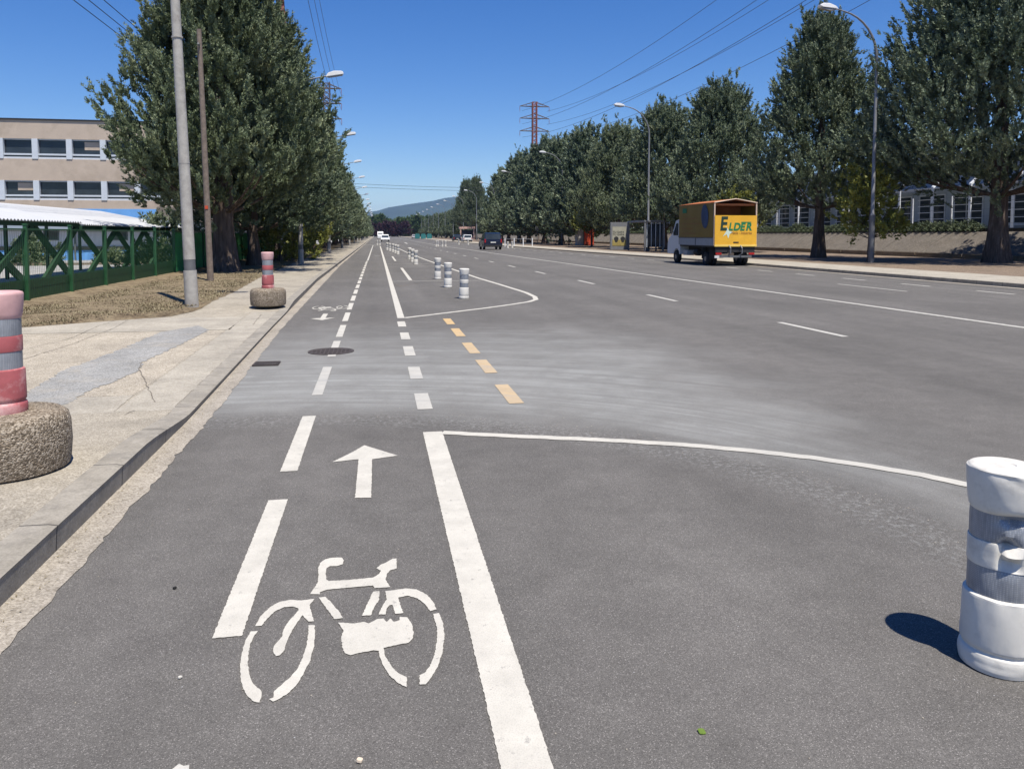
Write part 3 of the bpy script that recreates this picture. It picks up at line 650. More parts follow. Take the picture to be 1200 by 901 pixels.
# ================================================================= LEFT SIDE: fence, shed, buildings
fence=empty('green_fence',(-6.98,0,.02),0,'green metal mesh fence with posts along the dry grass verge','fence')
py=[17.0-2.3*k for k in range(6,0,-1)]+[17.0+2.3*k for k in range(0,18)]
for a in py:
    q=MB(); q.box(-.035,.035,a-.035,a+.035,-.05,1.72); q.box(-.045,.045,a-.045,a+.045,1.72,1.75); q.box(-.05,-.036,a-.06,a-.04,.2,1.65); q.build('post',M['green'],fence)
for a,b in zip(py,py[1:]):
    q=MB(); n=25
    for k in range(n+1):
        yy=a+.06+(b-a-.12)*k/n; q.box(-.002,.002,yy-.002,yy+.002,.1,1.62)
    for z in (.12,.6,1.1,1.6): q.box(-.006,-.001,a+.04,b-.04,z-.004,z+.004)
    q.box(-.02,.02,a+.036,b-.036,1.62,1.65); q.box(-.02,.02,a+.036,b-.036,.075,.105)
    q.build('mesh_panel',M['green'],fence)
    q=MB()
    if b<29: q.box(-.045,-.03,a+.04,b-.04,.1,.62); q.build('solid_panel',M['greendark'],fence)
    else: q.box(-.045,-.03,a+.04,b-.04,.1,1.6); q.build('netting',M['net'],fence)
# long bicycle shed with cross braces
def shed(y0,y1,zf,label,over=0):
    root=empty('open_shed',(-9.6,y0,0),0,label,'shed')
    q=MB(); n=int((y1-y0)/.2); L=y1-y0; xf,xb=.1,-4.1; zb=zf+.82
    prev=None
    for i in range(n*4+1):
        yy=L*i/(n*4); dz=.026*math.sin(i*math.pi/2)
        P=[(xf,yy,zf+dz),(xb,yy,zb+dz),(xb,yy,zb+dz-.012),(xf,yy,zf+dz-.012)]
        if prev: b=len(q.v); q.v+=prev+P; q.f+=[(b+k,b+(k+1)%4,b+4+(k+1)%4,b+4+k) for k in range(4)]
        prev=P
    q.build('roof',M['roofw'],root)
    q=MB(); q.box(-.06,.02,0,L,zf-.16,zf-.03); q.box(-4.0,-3.92,0,L,zb-.16,zb-.03); q.build('beam',M['greendark'],root)
    k=0; yy=.25
    while yy+3.3<L+.4:
        a,b=yy,min(yy+3.3,L-.1); zt=zf-.16
        for s,(u,v) in enumerate(((a,b),(b,a))):
            off=-.1 if s else .0
            d=Vector((0,v-u,zt)).normalized(); w=.10; nn=Vector((0,-d.z,d.y))*w
            q=MB(); p0=Vector((off,u,0)); p1=Vector((off,v,zt))
            vs=[p0+nn,p0-nn,p1-nn,p1+nn]; vs=vs+[x+Vector((-.09,0,0)) for x in vs]
            q.add(vs,[(0,1,2,3),(7,6,5,4),(0,4,5,1),(1,5,6,2),(2,6,7,3),(3,7,4,0)]); q.build('brace',M['greendark'],root)
        q=MB(); q.box(-4.0,-3.9,a-.05,a+.05,-.2,zb-.16); q.build('rear_post',M['greendark'],root)
        yy+=3.6
    return root
shed(6,27.3,1.95,'long open shed with white corrugated roof and green cross braces, behind the fence')
shed(27.5,42,1.88,'farther shed section with lower white roof, ending behind the leaning concrete pole')
# main building
BY=78.5
def facade_building():
    b=empty('office_building',(-30,BY,-.8),0,'long beige office building with two window bands above a blue ground floor','building')
    x0,x1=-60,20; D=14; H=12.9
    q=MB(); q.box(x0,x1,0,D,9.85+1.35,H); q.box(x0,x1,0,D,6.35+1.0,8.0+1.35); q.box(x0,x1,0,D,4.75,5.55)
    # solid core behind windows
    q.box(x0+.05,x1-.05,.6,D-.1,0,H-.1); 
    q.build('wall',M['beige'],b)
    q=MB(); q.box(x0-.1,x1+.1,-.1,D+.1,H,H+.14); q.build('roof',M['dark'],b)
    q=MB(); q.box(x0,x1,-.05,.6,3.55,4.75); q.build('blue_band',M['blue'],b)
    q=MB(); q.box(x0,x1,.3,.6,0,3.55); q.build('ground_floor_wall',M['dark'],b)
    pitch=2.93; n=int((x1-x0)/pitch)
    for (z0,z1) in ((5.55,7.35),(9.35,11.2)):
        for i in range(n):
            xa=x0+i*pitch
            if xa<-42 or xa>14: continue
            p=MB(); p.box(xa,xa+.5,-.06,.6,z0,z1); p.build('pilaster',M['pil'],b)
            w=MB(); w.box(xa+.5,xa+pitch,.1,.6,z0,z0+.18); w.box(xa+.5,xa+pitch,.05,.2,z0+.34,z0+.5); w.box(xa+.5,xa+pitch,.1,.3,z1-.1,z1)
            wo=w.build('window',M['pil'],b)
            g=MB(); g.box(xa+.5,xa+pitch,.3,.34,z0+.18,z1-.1); g.build('pane',M['glass'],wo)
            if (i*7+int(z0))%3==0:
                g=MB(); g.box(xa+1.5,xa+pitch-.12,.27,.29,z0+.9,z1-.2); g.build('blind',M['beige'],wo)
facade_building()
b=empty('low_building',(-24,56,-.6),0,'low white and blue building with small dark windows behind the shed','building')
q=MB(); q.box(-30,10.5,0,9,1.35,2.5); q.build('wall',M['whitew'],b)
q=MB(); q.box(-30,10.5,-.03,9,.0,1.1); q.build('blue_base',M['blue'],b)
q=MB(); q.box(-30,10.5,-.08,9,1.1,1.35); q.build('dark_rail',M['dark'],b)
q=MB(); q.box(-30.3,10.8,-.5,9.3,2.5,3.1); q.build('roof',M['greyw'],b)
for i in range(9):
    x=-28+i*4.3
    w=MB(); w.box(x,x+.95,-.04,.02,1.75,2.4); wo=w.build('window',M['steel_dark'],b); g=MB(); g.box(x+.07,x+.88,-.055,-.042,1.82,2.33); g.build('pane',M['glass'],wo)
    if i%2: p=MB(); p.box(x+1.9,x+2.0,-.12,-.04,0,3.0); p.build('downpipe',M['steel_dark'],b)
b=empty('brown_building',(-12,66,-.6),0,'low brown-roofed building under the first left tree','building')
q=MB(); q.box(-5,6,0,8,0,2.9); q.build('wall',M['whitew'],b)
q=MB(); q.prism([(-5.5,2.9),(6.5,2.9),(6.2,4.1),(-5.2,4.35)],'y',-.6,8.5); q.build('roof',M['brownroof'],b)
q=MB(); q.box(-4,-2,-.05,.0,.9,2.2); q.box(0,2,-.05,.0,.9,2.2); q.build('window',M['glass'],b)
q=MB(); q.box(-60,-9,46.2,46.5,-.7,-.02); o=q.build('yard_wall',M['block']); tag(o,'low stony wall along the back of the yard','wall')

# ================================================================= POLES, LAMPS, WIRES
def left_lamp():
    root=empty('street_lamp',(0,0,0))
    q=MB(); q.tube([(0,0,-.1),(0,0,.75)],[.14,.135],16); q.build('base',M['conc_pole'],root,smooth=True)
    q=MB(); q.tube([(0,0,.75),(0,0,.98)],.118,16); q.build('collar',M['steel_dark'],root,smooth=True)
    q=MB(); q.tube([(0,0,.98),(0,0,5),(0,0,9.1)],[.122,.10,.08],16); 
    for z in (3.0,5.6): q.tube([(0,0,z),(0,0,z+.03)],.115,16)
    q.build('pole',M['conc_pole'],root,smooth=True)
    q=MB(); q.tube([(0,0,9.05),(.25,0,9.35),(.7,0,9.5),(1.5,0,9.68)],[.05,.045,.04,.035],8); q.build('arm',M['steel'],root,smooth=True)
    q=MB(); q.prism([(1.4,9.6),(1.5,9.82),(1.8,9.93),(2.2,9.95),(2.3,9.88),(2.28,9.76)],'y',-.13,.13); h=q.build('lamp_head',M['lamp'],root,bevel=.03)
    q=MB(); q.prism([(1.52,9.585),(1.54,9.62),(2.22,9.76),(2.24,9.72)],'y',-.1,.1); q.build('lens',M['lens'],h)
    return root
LL=left_lamp(); LLG='street lamps along the left sidewalk'
labs=['concrete lamp pole leaning left in front of the fence, the nearest of all','pale lamp post on the left sidewalk behind the far red bollard','third lamp post on the left sidewalk, behind the small yellow tree']
for k in range(15):
    c=place(LL,-3.67,16.25+22.6*k,z=.13,s=.94,first=(k==0),label=labs[k] if k<3 else 'one of the distant lamp posts along the left sidewalk',group=LLG); c['category']='street lamp'
    if k==0: c.rotation_euler=(0,R(-1.6),0)
# sticker on the nearest pole + patches
def right_lamp():
    root=empty('street_lamp',(0,0,0))
    q=MB(); q.tube([(0,0,-.1),(0,0,2.6)],[.16,.15],14); q.build('base',M['steel_dark'],root,smooth=True)
    q=MB(); q.tube([(0,0,2.6),(0,0,2.7),(0,0,11.0)],[.15,.10,.075],12); q.build('pole',M['steel'],root,smooth=True)
    pts=[(-2.45*(1-math.cos(a)),0,11.0+2.5*math.sin(a)) for a in [R(k*10) for k in range(9)]]; q=MB(); q.tube(pts,[.075-.004*i for i in range(9)],8); e=pts[-1]; q.tube([e,(e[0]-.45,0,e[2]+.1)],.04,8); q.build('arm',M['steel'],root,smooth=True)
    x=e[0]-.4; z=e[2]+.05
    q=MB(); q.prism([(x,z),(x-.1,z+.16),(x-.5,z+.30),(x-.85,z+.30),(x-1.08,z+.2),(x-1.08,z+.12),(x-.9,z+.05)],'y',-.16,.16); h=q.build('lamp_head',M['lamp'],root,bevel=.04)
    q=MB(); q.prism([(x-.12,z-.02),(x-.14,z+.03),(x-1.0,z+.10),(x-.9,z+.0),(x-.4,z-.08)],'y',-.12,.12); q.build('lens',M['lens'],h)
    return root
RL=right_lamp(); RLG='tall street lamps along the right sidewalk'
labs=['tall curved lamp post left of the largest right tree, nearest on the right','curved lamp post rising beside the bus shelter','curved lamp post mostly hidden by right trees, its head left of the spiky tops','lamp head showing above the right trees just below the pylon']
for k in range(14):
    c=place(RL,(24.5,23.3,24.8,24.8)[k] if k<4 else 24.8,(35,64.1,102,134,163.5)[k] if k<5 else 193+30.3*(k-5),z=.13,s=.915,first=(k==0),label=labs[k] if k<4 else 'slender curved lamp post standing before the dark car' if k==5 else 'one of the small distant lamp posts at the far end of the right side',group=RLG); c['category']='street lamp'
q=MB(); q.tube([(0,0,-.1),(0,0,4),(0,0,7.4)],[.095,.082,.068],10); 
o=empty('wooden_pole',(-4.92,24.2,.15),0,'grey weathered wooden utility pole between the concrete pole and the first tree','utility pole'); o.rotation_euler=(0,R(-1.2),0)
q.build('pole',M['wood'],o,smooth=True); q=MB(); q.box(-.045,.045,-.10,-.085,2.15,2.25); q.build('red_plate',M['redbox'],o); q=MB(); q.tube([(0,-.08,6.9),(0,-.2,6.95)],.03,6); q.build('hook',M['steel_dark'],o)
q=MB(); q.box(-.55,.55,-.05,.05,10.9,11.05); q.tube([(0,0,-.6),(0,0,11.2)],[.14,.1],8); o=q.build('utility_pole',M['wood']); o.location=(-10.9,60,0); tag(o,'wooden line pole mostly hidden inside the left trees','utility pole')
def catenary(name,a,b,sag,r,label,group,n=24):
    a=Vector(a); b=Vector(b); pts=[a+(b-a)*t+Vector((0,0,-4*sag*t*(1-t))) for t in [i/n for i in range(n+1)]]
    q=MB(); q.tube(pts,r,5); o=q.build(name,M['cable']); tag(o,label,'cable',group); return o
WG='thin overhead cables at the top left'
for i,x in enumerate((-11.9,-11.3,-10.7)): catenary('power_cable',(x,-35,11.4),(x,62,11.1),.3,.018,['leftmost of the three dark cables in the top left corner','middle one of the three dark cables in the top left corner','rightmost of the three dark cables in the top left corner'][i],WG)
for i,z in enumerate((11.2,10.6)): catenary('crossing_cable',(-9,150,z+.2),(33,156,z-.1),.35,.03,['upper thin cable crossing high over the far road','lower thin cable crossing high over the far road'][i],'cables crossing over the far road')
for i,x in enumerate((-9,33)):
    q=MB(); q.tube([(0,0,-.2),(0,0,11.6)],[.15,.1],8); o=q.build('utility_pole',M['wood']); o.location=(x,150+i*6,0); tag(o,['pole holding the crossing cables inside the left trees','pole holding the crossing cables inside the right trees'][i],'utility pole')
# lattice pylons
def pylon(x,y,H,wb,wt,label,arms,colr,rz=0,aw=3.6):
    root=empty('steel_pylon',(x,y,0),rz,label,'pylon','high voltage pylons')
    def hw(z): return wb+(wt-wb)*min(1,z/(H*.72)) if z<H*.72 else wt
    zs=[0]; 
    while zs[-1]<H-1.0: zs.append(zs[-1]+max(1.1,hw(zs[-1])*1.35))
    zs[-1]=H; q=MB()
    for sx in(-1,1):
        for sy in(-1,1):
            q.tube([(sx*hw(z),sy*hw(z),z) for z in zs],.15,4)
    q.build('legs',M[colr],root); q=MB()
    for a,b in zip(zs,zs[1:]):
        A,B=hw(a),hw(b)
        for (p,r_) in (((-A,-A),(B,-B)),((A,-A),(-B,-B)),((-A,A),(B,B)),((A,A),(-B,B)),((-A,-A),(-B,B)),((-A,A),(-B,-B)),((A,-A),(B,B)),((A,A),(B,-B))):
            q.tube([(p[0],p[1],a),(r_[0],r_[1],b)],.07,4,False)
    q.build('bracing',M[colr],root)
    for z in arms:
        q=MB()
        for s in(-1,1):
            for yy in(-wt,wt):
                q.tube([(0,yy,z),(s*aw,0,z)],.12,4); q.tube([(0,yy,z+1.3),(s*aw,0,z)],.08,4)
            for t in (.3,.55,.8): q.tube([(s*aw*t,0,z),(s*aw*t,0,z+1.3*(1-t))],.035,4)
        q.build('crossarm',M['pylon'],root)
        for s in(-1,1):
            q=MB()
            for k in range(7): q.lathe([(.03,0),(.11,.03),(.03,.12)],8,(s*aw,0,z-.3-k*.15))
            q.tube([(s*aw,0,z),(s*aw,0,z-1.6)],.03,5); q.build('insulator',M['rust'],root)
    return root
pylon(-12,200,39.5,3.2,.75,'far lattice pylon with three crossarms above the left trees',(38,34.3,30.5),'pylon')
pylon(-11.0,84,39.5,3.2,1.35,'nearest lattice pylon rising behind the first left trees',(38,34.3,30.5),'rust')
pylon(45,219,39.5,2.6,.6,'rust red pylon with crossarms above the right trees',(38.2,34.8,31.2),'rust',aw=4.3)
pylon(52.5,64,40,3.0,.8,'pylon hidden behind the largest right tree',(38,34,30.5),'pylon')
G1='power cables between the left pylons'; G2='power cables above the right trees'
k=0
for z in (36.4,32.7,28.9):
    for s in(-1,1):
        catenary('power_cable',(-12+s*3.6,200,z),(-11.0+s*3.6,84,z),2.2,.03,'one of the power cables running between the two left pylons',G1)
        catenary('power_cable',(-11.0+s*3.6,84,z),(-13+s*3.6,-60,z),3.2,.03,'one of the power cables running between the two left pylons',G1)
        catenary('power_cable',(45+s*3.6,219,z+.5),(52.5+s*3.6,64,z+.5),3.6,.035,'one of the power cables sweeping up over the right trees',G2)

# ================================================================= BOLLARDS
PROF=[(.100,0),(.121,.004),(.124,.02),(.123,.05),(.119,.064),(.112,.070),(.112,.076),(.118,.084),(.119,.10),(.1165,.258),(.1145,.265),(.104,.271)]
CAP=[(.104,.570),(.108,.577),(.113,.60),(.119,.66),(.1215,.708),(.1205,.719),(.115,.726),(.10,.731),(.06,.733),(.03,.733),(.026,.728),(.0,.728)]
def refine(p,n=3):
    out=[]
    for (a,b),(c,d) in zip(p,p[1:]):
        for k in range(n): out.append((a+(c-a)*k/n,b+(d-b)*k/n))
    return out+[p[-1]]
def bollard(dent=None,seg=40,mats=('white','white','white')):
    root=empty('bollard',(0,0,0))
    fn=dent or (lambda r,z,q:r)
    n=3 if dent else 1
    def part(prof,name,mat):
        q=MB(); q.lathe(refine(prof,n),seg,fn=fn); return q.build(name,M[mat],root,smooth=True)
    part(PROF,'lower_body',mats[0])
    part([(.100,.268),(.104,.271),(.1045,.32),(.104,.374),(.100,.377)],'reflective_band','band')
    part([(.100,.372),(.1065,.374),(.108,.38),(.108,.460),(.1065,.466),(.1,.468)],'middle_ring',mats[1])
    part([(.100,.466),(.104,.469),(.1045,.52),(.104,.572),(.100,.575)],'reflective_band','band')
    part(CAP,'cap',mats[2])
    return root
base_px=(1168,776)
def dentf(r,z,q):
    # q measured in bollard space; camera looks from ~227 deg, its right-hand side is toward 317 deg
    if r<.005: return r
    def ad(a): 
        d=(q-R(a)+math.pi)%(2*math.pi)-math.pi; return d
    g=lambda a0,wa,z0,wz: math.exp(-(ad(a0)/wa)**2-((z-z0)/wz)**2)
    d1=.046*g(243,.30,.398,.018)+.044*g(238,.26,.470,.016)-.014*g(240,.30,.436,.015)+.02*g(225,.12,.43,.04)   # punched-in fold
    d2=.040*g(252,.55,.560,.015)+.010*g(250,.5,.53,.03)                                                    # collapse under the cap
    d3=.012*math.exp(-(ad(215)/.5)**2-((z-.42)/.10)**2)
    d4=.007*math.exp(-(ad(205)/.22)**2-((z-.235)/.03)**2)+.006*math.exp(-(ad(250)/.3)**2-((z-.25)/.02)**2)
    d5=.0007*wob(q*2+z*9)+.0005*wob(z*22+q*3,1)+.004*math.sin(2*q+.6)
    d6=.006*math.exp(-((math.sin(q*1.0-2.1)*.09+.625-z)/.012)**2)*math.exp(-(ad(235)/.5)**2)
    return r-d1-d2-d3-d4-d5*(1 if .02<z<.72 else .2)-d6
nb=bollard(dentf,96); t=at(*base_px); nb.location=(t[0],t[1],0); nb.rotation_euler=(R(.5),R(.3),0)
tag(nb,'large battered white bollard with dented reflective bands at the right edge','bollard')
wb=bollard(None,28); BG='white bollards lined up along the parking bays'
def mild(r,z,q): return r
spots=[(2.06,18.5),(2.04,22.5),(2.08,26.9),(1.97,40.1),(1.97,43.9),(2.0,48.5),(1.6,60.5),(1.5,64.5),(1.38,68.7),(1.2,73),(1.0,77.5),(.05,112),(.42,112),(7.4,98),(7.75,99.5),(8.2,98),(8.6,98),(12.2,116),(13.5,115),(14.6,86),(15.2,86.5)]
bl=['nearest of the three white bollards standing in the bay by the curved line','middle one of the three white bollards by the curved line','farthest of the three white bollards by the curved line','nearest of the second cluster of three white bollards','middle one of the second cluster of three white bollards','farthest of the second cluster of three white bollards']
for i,(x,y) in enumerate(spots):
    c=place(wb,x,y,z=0,first=(i==0),rz=i*1.1,label=bl[i] if i<6 else 'one of the five small white bollards in a far tight line' if i<11 else 'one of two far white bollards in the bike lane' if i<13 else 'one of four white bollards left of the navy car' if i<17 else 'white bollard at the far right kerb near the navy car',group=BG); c['category']='bollard'
    c.rotation_euler=(R(.8*math.sin(i*3)),R(1.2*math.cos(i*5)),i*1.1)
def red_bollard(x,y,z,label,scale=1,flip=0):
    root=bollard(None,36,('pink','pink','pinkcap')); tag(root,label,'bollard','red and white bollards on concrete blocks'); root.location=(x,y,z)
    root.name='bollard'
    for ch in root.children: ch.location.z=.345
    q=MB(); q.lathe([(.30,0),(.335,.012),(.345,.05),(.35,.15),(.348,.27),(.335,.32),(.30,.346),(.2,.352),(.0,.353)],48,fn=lambda r,z,a:r*(1+.006*wob(a*3+z*9))); q.build('concrete_base',M['block'],root,smooth=True)
    return root
t=at(8,549,.14); red_bollard(t[0],t[1],.137,'faded red and grey banded bollard on a round pebble concrete base, at the left edge')
t=at(314.5,357.8,.125); r2=red_bollard(t[0],t[1],.122,'small distant red and grey bollard on concrete base beside the concrete pole'); r2.rotation_euler=(0,0,1)

# ================================================================= TRUCK
def wheel(parent,x,y,r=.34,w=.22,mat='rim'):
    q=MB(); q.lathe([(r*.6,-w/2),(r*.94,-w/2),(r,-w/2+.03),(r,w/2-.03),(r*.94,w/2),(r*.6,w/2)],24); 
    q.v=[(z,a,b) for (a,b,z) in q.v]; o=q.build('wheel',M['tyre'],parent,smooth=True); o.location=(x,y,r)
    q=MB(); q.lathe([(0.01,-w/2-.004),(r*.25,-w/2-.012),(r*.58,-w/2+.02),(r*.62,-w/2-.006),(r*.62,w/2+.006),(r*.25,w/2+.012),(0.01,w/2+.004)],20); q.v=[(z,a,b) for (a,b,z) in q.v]; q.build('rim',M[mat],o,smooth=True)
    return o
def text(s,size,loc,parent,mat,rot=(R(90),0,0),shear=0,name='lettering',off=0,sx=1):
    cu=bpy.data.curves.new(name,'FONT'); cu.body=s; cu.size=size; cu.extrude=.003; cu.shear=shear; cu.offset=off; cu.align_x='LEFT'
    o=bpy.data.objects.new(name,cu); C.objects.link(o); o.location=loc; o.rotation_euler=rot; o.scale=(sx,1,1); o.parent=parent; cu.materials.append(M[mat])
    bpy.context.view_layer.update(); me=bpy.data.meshes.new_from_object(o.evaluated_get(bpy.context.evaluated_depsgraph_get())); n=bpy.data.objects.new(name,me); C.objects.link(n)
    n.location=loc; n.rotation_euler=rot; n.scale=(sx,1,1); n.parent=parent; bpy.data.objects.remove(o); bpy.data.curves.remove(cu); return n
def truck():
    T=empty('box_truck',(16.2,35.35,0),0,'small white truck with yellow tarpaulin box lettered ELDER parked at the right kerb','truck')
    Wd=2.25; L=4.35
    q=MB(); q.box(.05,Wd-.05,.02,L,.92,1.0); q.box(.6,.72,-.0,5.6,.62,.9); q.box(Wd-.72,Wd-.6,0,5.6,.62,.9); q.build('chassis',M['under'],T)
    for x in (0,Wd-.03):
        q=MB(); q.box(x,x+.03,.06,2.14,1.0,1.40); q.box(x,x+.03,2.2,L,1.0,1.40); q.build('sideboard',M['grey'],T)
    q=MB(); q.box(-.01,.0,2.12,2.22,.98,1.42); q.box(-.012,-.001,.1,L,1.36,1.40); q.build('latch_rail',M['steel_dark'],T)
    # tarpaulin sides with slight billow
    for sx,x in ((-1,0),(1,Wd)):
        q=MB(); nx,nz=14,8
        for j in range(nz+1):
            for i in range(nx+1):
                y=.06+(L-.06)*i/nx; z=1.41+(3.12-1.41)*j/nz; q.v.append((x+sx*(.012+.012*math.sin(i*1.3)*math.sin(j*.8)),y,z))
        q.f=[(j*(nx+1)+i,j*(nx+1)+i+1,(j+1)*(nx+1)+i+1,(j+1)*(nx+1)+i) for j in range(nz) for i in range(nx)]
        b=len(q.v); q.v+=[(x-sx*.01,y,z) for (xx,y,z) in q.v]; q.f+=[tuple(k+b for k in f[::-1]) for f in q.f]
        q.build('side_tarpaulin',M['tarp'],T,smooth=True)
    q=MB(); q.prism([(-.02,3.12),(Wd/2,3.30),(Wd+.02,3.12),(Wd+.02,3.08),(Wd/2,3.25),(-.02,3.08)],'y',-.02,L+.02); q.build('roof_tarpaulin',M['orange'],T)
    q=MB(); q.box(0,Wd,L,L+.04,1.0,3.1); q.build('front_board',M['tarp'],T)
    q=MB()
    for x in (0,Wd-.06): q.box(x,x+.06,-.03,.04,1.0,3.1)
    for yy in (-.025,): 
        q.tube([(0,yy,3.1),(Wd/2,yy,3.29),(Wd,yy,3.1)],.028,6)
    q.build('rear_frame',simple('cream_frame',(.55,.42,.32),.6,.1,4),T)
    q=MB(); q.box(.06,Wd-.06,.1,.9,2.96,3.06); q.box(.06,Wd-.06,1.6,1.65,1.0,3.05); q.build('curtain',M['orange'],T)
    q=MB(); q.box(.03,Wd-.03,-.07,-.03,.98,2.48); g=q.build('tailgate',M['yellowT'],T)
    q=MB(); q.box(.02,Wd-.02,-.085,-.072,.96,1.06); q.build('tailgate_sill',simple('bright_yellow',(.80,.55,.12),.5,.06,4),g)
    y=-.076
    text('E',.92,(.28,y,1.77),g,'textdark',shear=.12,off=.03,sx=.80)
    text('L',.50,(.74,y,1.76),g,'textgreen',shear=.2,off=.022,sx=.85); text('D',.50,(.98,y,1.76),g,'textgreen',shear=.2,off=.022,sx=.95); text('E',.50,(1.33,y,1.76),g,'textgreen',shear=.2,off=.022,sx=.95); text('R',.50,(1.64,y,1.76),g,'textgreen',shear=.2,off=.022,sx=.95)
    q=MB(); q.box(1.4,1.92,y-.003,y,2.13,2.165); q.build('lettering_bar',M['textgreen'],g)
    q=MB(); q.prism([(.45,1.45),(.62,1.70),(.60,1.95),(.78,1.72),(1.0,1.66),(.80,1.58),(.74,1.35),(.64,1.56)],'y',y+.001,y+.003); q.build('splash',M['pale'],g)
    text('Media - Industrias',.19,(.86,y,1.56),g,'textbrown',shear=.35,off=.0,sx=.80)
    q=MB(); q.box(1.0,1.28,y-.006,y,1.13,1.19); q.build('handle',M['dark'],g)
    # tail lift arms, bumper, lights, plate
    q=MB()
    for x in (.78,1.38): q.tube([(x,-.08,1.0),(x+.02,-.22,.88),(x+.02,-.2,.62),(x-.06,-.05,.52)],.03,6)
    q.build('lift_arm',M['steel'],T)
    q=MB(); q.box(.1,Wd-.1,-.02,.06,.68,.94); q.build('rear_beam',M['under'],T)
    q=MB(); q.box(.3,Wd-.3,-.12,-.04,.42,.52); q.build('bumper',M['steel_dark'],T)
    for x in (.1,Wd-.42): 
        q=MB(); q.box(x,x+.3,-.06,-.02,.56,.66); q.build('tail_light',M['red'],T)
    q=MB(); q.box(.05,.5,-.05,-.02,.40,.52); q.build('licence_plate',M['plate'],T)
    # side guards
    q=MB(); q.box(.02,.4,3.25,3.8,.45,.72); q.build('fuel_tank',M['grey'],T)
    q=MB(); q.lathe([(.0,-.2),(.17,-.2),(.17,.2),(.0,.2)],16,(0,0,0)); q.v=[(a+.25,z+2.4,b+.62) for a,b,z in q.v]; q.build('air_tank',M['under'],T)
    for yy in (.55,1.45):
        q=MB(); q.box(.04,.3,yy,yy+.02,.33,.9); q.build('mudguard',M['under'],T)
    for x in (.17,Wd-.17): wheel(T,x,1.05,.34,.24); wheel(T,x,4.95,.34,.22)
    wheel(T,.44,1.05,.34,.2); wheel(T,Wd-.44,1.05,.34,.2)
    # cab
    c=empty('cab_pivot') if 0 else None
    prof=[(4.45,.45),(4.45,2.28),(4.7,2.36),(5.1,2.30),(5.55,1.62),(6.1,1.35),(6.25,1.1),(6.28,.45)]
    # wheel arch
    arch=[(5.3+ -0.0*k,0) for k in range(0)]
    P=[(4.45,.48),(4.45,2.26),(4.7,2.36),(5.1,2.30),(5.6,1.60),(6.15,1.30),(6.28,1.05),(6.28,.48),(5.38,.48)]+[(4.95+.43*math.cos(a),.36+.43*math.sin(a)) for a in [R(15+k*25) for k in range(7)]]+[(4.52,.48)]
    q=MB(); q.prism(P,'x',.10,Wd-.10); cab=q.build('cab',M['cabwhite'],T,bevel=.03)
    for x in (.088,Wd-.098):
        q=MB(); q.prism([(4.72,1.5),(4.72,2.18),(5.02,2.14),(5.42,1.58),(5.38,1.5)],'x',x,x+.01); q.build('side_window',M['glass'],cab)
    q=MB(); q.add([(.2,5.15,2.26),(Wd-.2,5.15,2.26),(Wd-.2,5.58,1.66),(.2,5.58,1.66),(.2,5.13,2.24),(Wd-.2,5.13,2.24),(Wd-.2,5.56,1.64),(.2,5.56,1.64)],[(0,1,2,3),(7,6,5,4),(0,4,5,1),(1,5,6,2),(2,6,7,3),(3,7,4,0)]); q.build('windscreen',M['glass'],cab)
    for x in (-.12,Wd+.0): q=MB(); q.box(x,x+.12,5.28,5.38,1.62,1.98); q.tube([(x+.06,5.33,1.7),(.12 if x<0 else Wd-.12,5.33,1.66)],.02,5); q.build('mirror',M['under'],cab,bevel=.02)
    q=MB(); q.box(.085,.095,4.62,4.74,1.42,1.46); q.build('door_handle',M['under'],cab)
    # side picture and faint lines on the tarpaulin
    q=MB(); q.v=[(-.031,1.0+.42*math.cos(a)+.05*math.sin(a),2.45+.6*math.sin(a)) for a in [k*math.pi/12 for k in range(24)]]; n=24; q.v+=[(-.028,b,c_) for (_,b,c_) in q.v]; q.f=[tuple(range(24)),tuple(range(47,23,-1))]+[(k,(k+1)%24,24+(k+1)%24,24+k) for k in range(24)]; q.build('oval_picture',M['oval'],T)
    for k,(z,a,b) in enumerate(((2.35,2.0,3.9),(2.08,1.6,3.9),(1.83,2.5,3.9),(1.58,2.1,3.9))):
        q=MB(); yy=a
        while yy<b: w=random.Random(k*9+int(yy*10)).uniform(.12,.34); q.box(-.031,-.027,yy,min(yy+w,b),z,z+.05); yy+=w+.06
        q.build('text_line',M['textbrown'],T)
    q=MB(); q.box(-.031,-.027,3.3,3.85,2.68,2.92); q.build('corner_logo',M['textgreen'],T)
truck()

